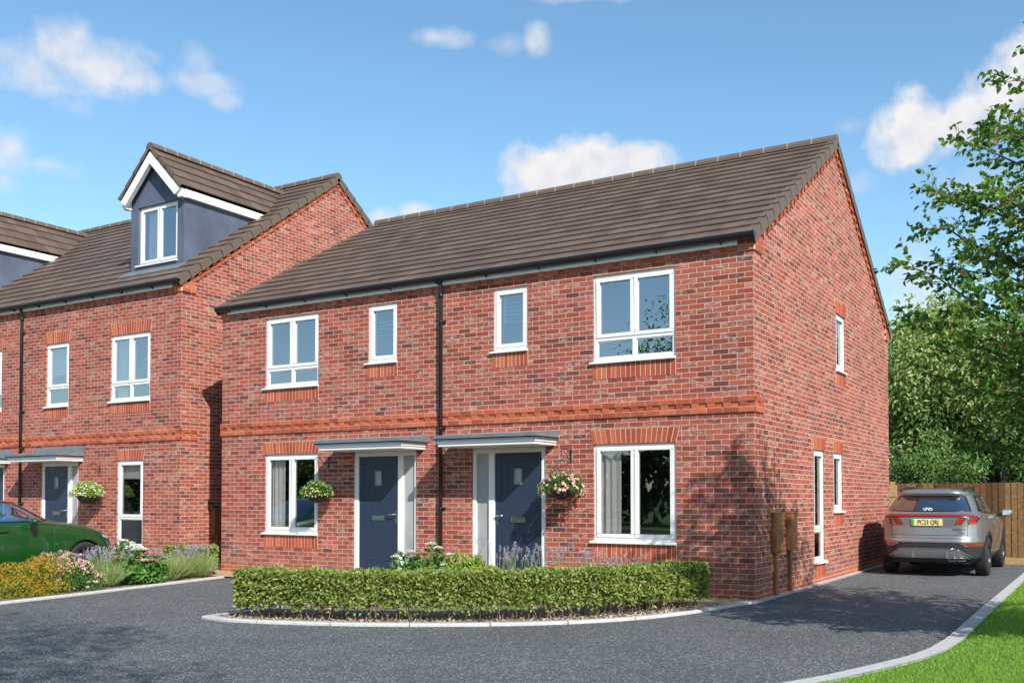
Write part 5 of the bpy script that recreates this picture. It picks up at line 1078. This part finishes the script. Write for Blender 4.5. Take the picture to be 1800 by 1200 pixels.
def far_tree(x, y, h, rx, ry, z0, mat, label, n, ls=.15, group='trees beyond the fence', clumps=60, name='background_tree', seedz=0, droop=-.5, trunk=.16, mats=None):
    rt = empty(name, (x, y, 0), label, 'tree', group); c = np.array([x, y, (z0 + h) / 2]); hz = (h - z0) / 2
    cc = rdir(clumps) * (.35 + .6 * RNG.random((clumps, 1)) ** .5) * np.array([rx, ry, hz]); cr = (.27 + .20 * RNG.random(clumps)) * min(rx, ry, hz)
    m = MB(); m.tube([(x, y, 0), (x + .1, y, z0 + hz * .5), (x - .05, y + .1, z0 + hz * 1.5)], [trunk, trunk * .7, trunk * .25], 10); m.build('trunk', 'bark', rt, fix=False)
    m = MB(); st = np.array([x, y, z0 + .2])
    for q in cc: s0 = np.array([x, y, z0 * .6 + max(0, (q[2] + hz)) * .45]); e = c + q; m.tube([tuple(s0), tuple((s0 + e) / 2 + np.array([0, 0, .15])), tuple(e)], [.035, .022, .010], 5, cap=False)
    m.build('branches', 'bark', rt, fix=False)
    ml = mats or [mat]
    kk = RNG.integers(0, clumps, n); d = rdir(n); P = c + cc[kk] + d * (cr[kk] * (.45 + .6 * RNG.random(n)))[:, None] * np.array([1.1, 1.1, .85])
    for i, mt in enumerate(ml):
        s = (kk % len(ml)) == i; ns = int(s.sum()); leaves('crown', P[s], unit(d[s] * .5 + rdir(ns) * .8 + np.array([0, 0, droop])), unit(rdir(ns) + d[s] * .8 + np.array([0, 0, .5])), ls * (.6 + .7 * RNG.random(ns)), ls * .42, mt, rt)
    return rt
far_tree(.2, 17.5, 7.0, 2.6, 2.4, .6, 'willow_leaf', 'pale green willow-like tree rising behind the fence, next to the house', 38000, .18, mats=['willow_leaf', 'willow_leaf_green', 'willow_leaf'], clumps=75)
far_tree(3.9, 16.6, 6.3, 2.8, 2.3, .5, 'willow_leaf', 'broad pale green tree behind the middle of the fence', 38000, .18, mats=['willow_leaf', 'willow_leaf', 'willow_leaf_green'], clumps=75)
far_tree(8.2, 17.2, 7.0, 3.0, 2.4, .5, 'willow_leaf_green', 'green tree behind the right end of the fence', 18000, .16, clumps=60)
far_tree(1.8, 14.2, 3.4, 2.6, 1.2, .2, 'dark_leaf', 'low dark green bush directly behind the fence', 14000, .11, mats=['dark_leaf', 'willow_leaf_green'], clumps=50, trunk=.08)
far_tree(6.2, 14.0, 3.6, 2.4, 1.2, .2, 'dark_leaf', 'low dark green bush behind the fence under the lawn tree', 10000, .12, mats=['dark_leaf', 'willow_leaf'], clumps=40, trunk=.08)
far_tree(-3.2, 20.5, 6.0, 3.0, 2.5, .5, 'dark_leaf', 'dark tree hidden behind the front house', 7000, .2, clumps=40)
# trees across the road, behind the camera: they shade the road and show in the window glass
far_tree(3.4, -15.6, 9.4, 3.4, 3.0, 5.2, 'tree_leaf', 'tall street tree on the near side of the road', 10000, .13, 'street trees across the road', 60, 'street_tree')
far_tree(-9.5, -27.0, 10.5, 4.0, 4.0, 2.5, 'tree_leaf', 'street tree across the road, left one', 9000, .22, 'street trees across the road', 60, 'street_tree')
far_tree(14.0, -30.0, 10.0, 4.0, 4.0, 2.5, 'tree_leaf', 'street tree across the road, right one', 9000, .22, 'street trees across the road', 60, 'street_tree')
def hedgerow():
    m_n = 26000; x = RNG.random(m_n) * 120 - 75; t = RNG.random(m_n); y = -34 - 3 * RNG.random(m_n) - .05 * np.abs(x + 10); z = (4.2 + .9 * np.sin(x * .35) + .5 * np.sin(x * 1.1)) * t ** .6
    o = leaves('hedgerow', np.stack([x, y, z], 1), rdir(m_n), rdir(m_n), .55, .4, 'dark_leaf'); return tag(o, 'dense dark hedgerow running along the far side of the road', 'hedgerow', kind='stuff')
hedgerow(); sheet('verge', [(-80, -60), (60, -60), (60, -26), (-80, -26)], .02, 'turf')
# ------------------------------------------------------------------ lawn blades
def lawn():
    poly = [(1.80, -8.4)] + [(x + .04, y) for x, y in LW[2:]] + [(8.5, 10.2), (8.5, -8.4)]
    n = 210000; y = RNG.random(n); y = -7.2 + 17.3 * y ** 1.7; xl = np.interp(y, [p[1] for p in LW], [p[0] for p in LW]); w_ = np.interp(y, [-7.2, -3, 10], [2.4, 3.3, 3.5]); x = xl + .004 + (RNG.random(n)) * w_
    P = np.stack([x, y, np.full(n, .028)], 1); k = .7 + .5 * np.interp(y, [-7, 10], [0, 1])
    D_ = np.array([0, 0, 1.0]) + .42 * RNG.normal(size=(n, 3)); D_ = unit(D_); H = (.028 + .026 * RNG.random(n)) * k; S_ = unit(np.cross(D_, rdir(n))) * (.0036 * k)[:, None]
    bend = RNG.normal(0, .010, (n, 3)); bend[:, 2] = 0
    V = np.stack([P - S_, P + S_, P + D_ * H[:, None] + bend], 1).reshape(-1, 3); F_ = np.arange(n * 3).reshape(-1, 3)
    o = np_mesh('lawn_grass', V, F_, 'grass_blade'); tag(o, 'short bright green lawn grass to the right of the driveway', 'grass', kind='stuff')
lawn()
# ------------------------------------------------------------------ litter of small stones and chips under the hedges
def chips():
    n = 2600; s = RNG.random(n); I = np.array(IK, float); t = s * (len(I) - 2.2); i0 = t.astype(int); p = I[i0] + (I[i0 + 1] - I[i0]) * (t - i0)[:, None]; d = unit(I[i0 + 1] - I[i0]); nn = np.stack([-d[:, 1], d[:, 0]], 1); p = p + nn * (.13 + .75 * RNG.random(n) ** 1.4)[:, None]
    P = np.concatenate([p, np.full((n, 1), .022)], 1); leaves('bark_chips', P, unit(rdir(n) * np.array([1, 1, .4]) + np.array([0, 0, .25])), unit(rdir(n) + np.array([0, 0, .8])), .045 * (.5 + RNG.random(n)), .016, 'chip')
    tag(bpy.data.objects['bark_chips'], 'pale bark chips and dry litter under the long hedge', 'bark chips', kind='stuff')
island_mat('chip', [(0, (.20, .13, .09)), (.5, (.38, .29, .22)), (1, (.60, .52, .44))], .9, 0)
chips()
# ------------------------------------------------------------------ birds
BP = [(-6.07, 50.12, 19.59, 'bird furthest left, wings raised steeply', .9, 1.0), (-4.71, 50.94, 19.87, 'bird gliding highest of the six', .05, .9), (-3.39, 51.76, 19.69, 'dark bird with one wing up, nearest the tree top', .7, 1.0),
      (-4.58, 51.07, 18.31, 'leftmost of the three small lower birds', .25, .85), (-4.26, 51.26, 18.41, 'middle of the three small lower birds', .1, .85), (-3.96, 51.44, 18.41, 'rightmost of the three small lower birds', .6, .75)]
for x, y, z, l_, up, sc_ in BP:
    b_ = empty('bird', (x, y, z), l_, 'bird', 'birds flying in the distance', rz=random.uniform(-.5, .5)); m = MB(); m.tube([(0, -.12, 0), (0, -.05, .012), (0, .06, .008), (0, .13, -.004)], [.006, .026 * sc_, .022 * sc_, .004], 8); m.prism([(-.018, .10), (.018, .10), (.032, .20), (-.032, .20)], lambda a, c: (a, c, 0), lambda a, c: (a, c, .004)); m.build('body', 'bird_dark', b_, local=True, fix=False)
    for sg in (1, -1):
        u1, u2 = up + .15, up * .6 - .2; w_ = MB(); p1 = (sg * .10 * sc_ * math.cos(u1), 0, .10 * math.sin(u1)); p2 = (p1[0] + sg * .14 * sc_ * math.cos(u2), .03, p1[2] + .14 * math.sin(u2))
        w_.face([(0, -.04, .008), (p1[0], -.055, p1[2]), (p1[0], .035, p1[2]), (0, .05, .008)]); w_.face([(p1[0], -.055, p1[2]), (p2[0], .02, p2[2]), (p1[0], .035, p1[2])]); w_.build('wing', 'bird_dark', b_, local=True, fix=False)
print('objects', len(bpy.data.objects))
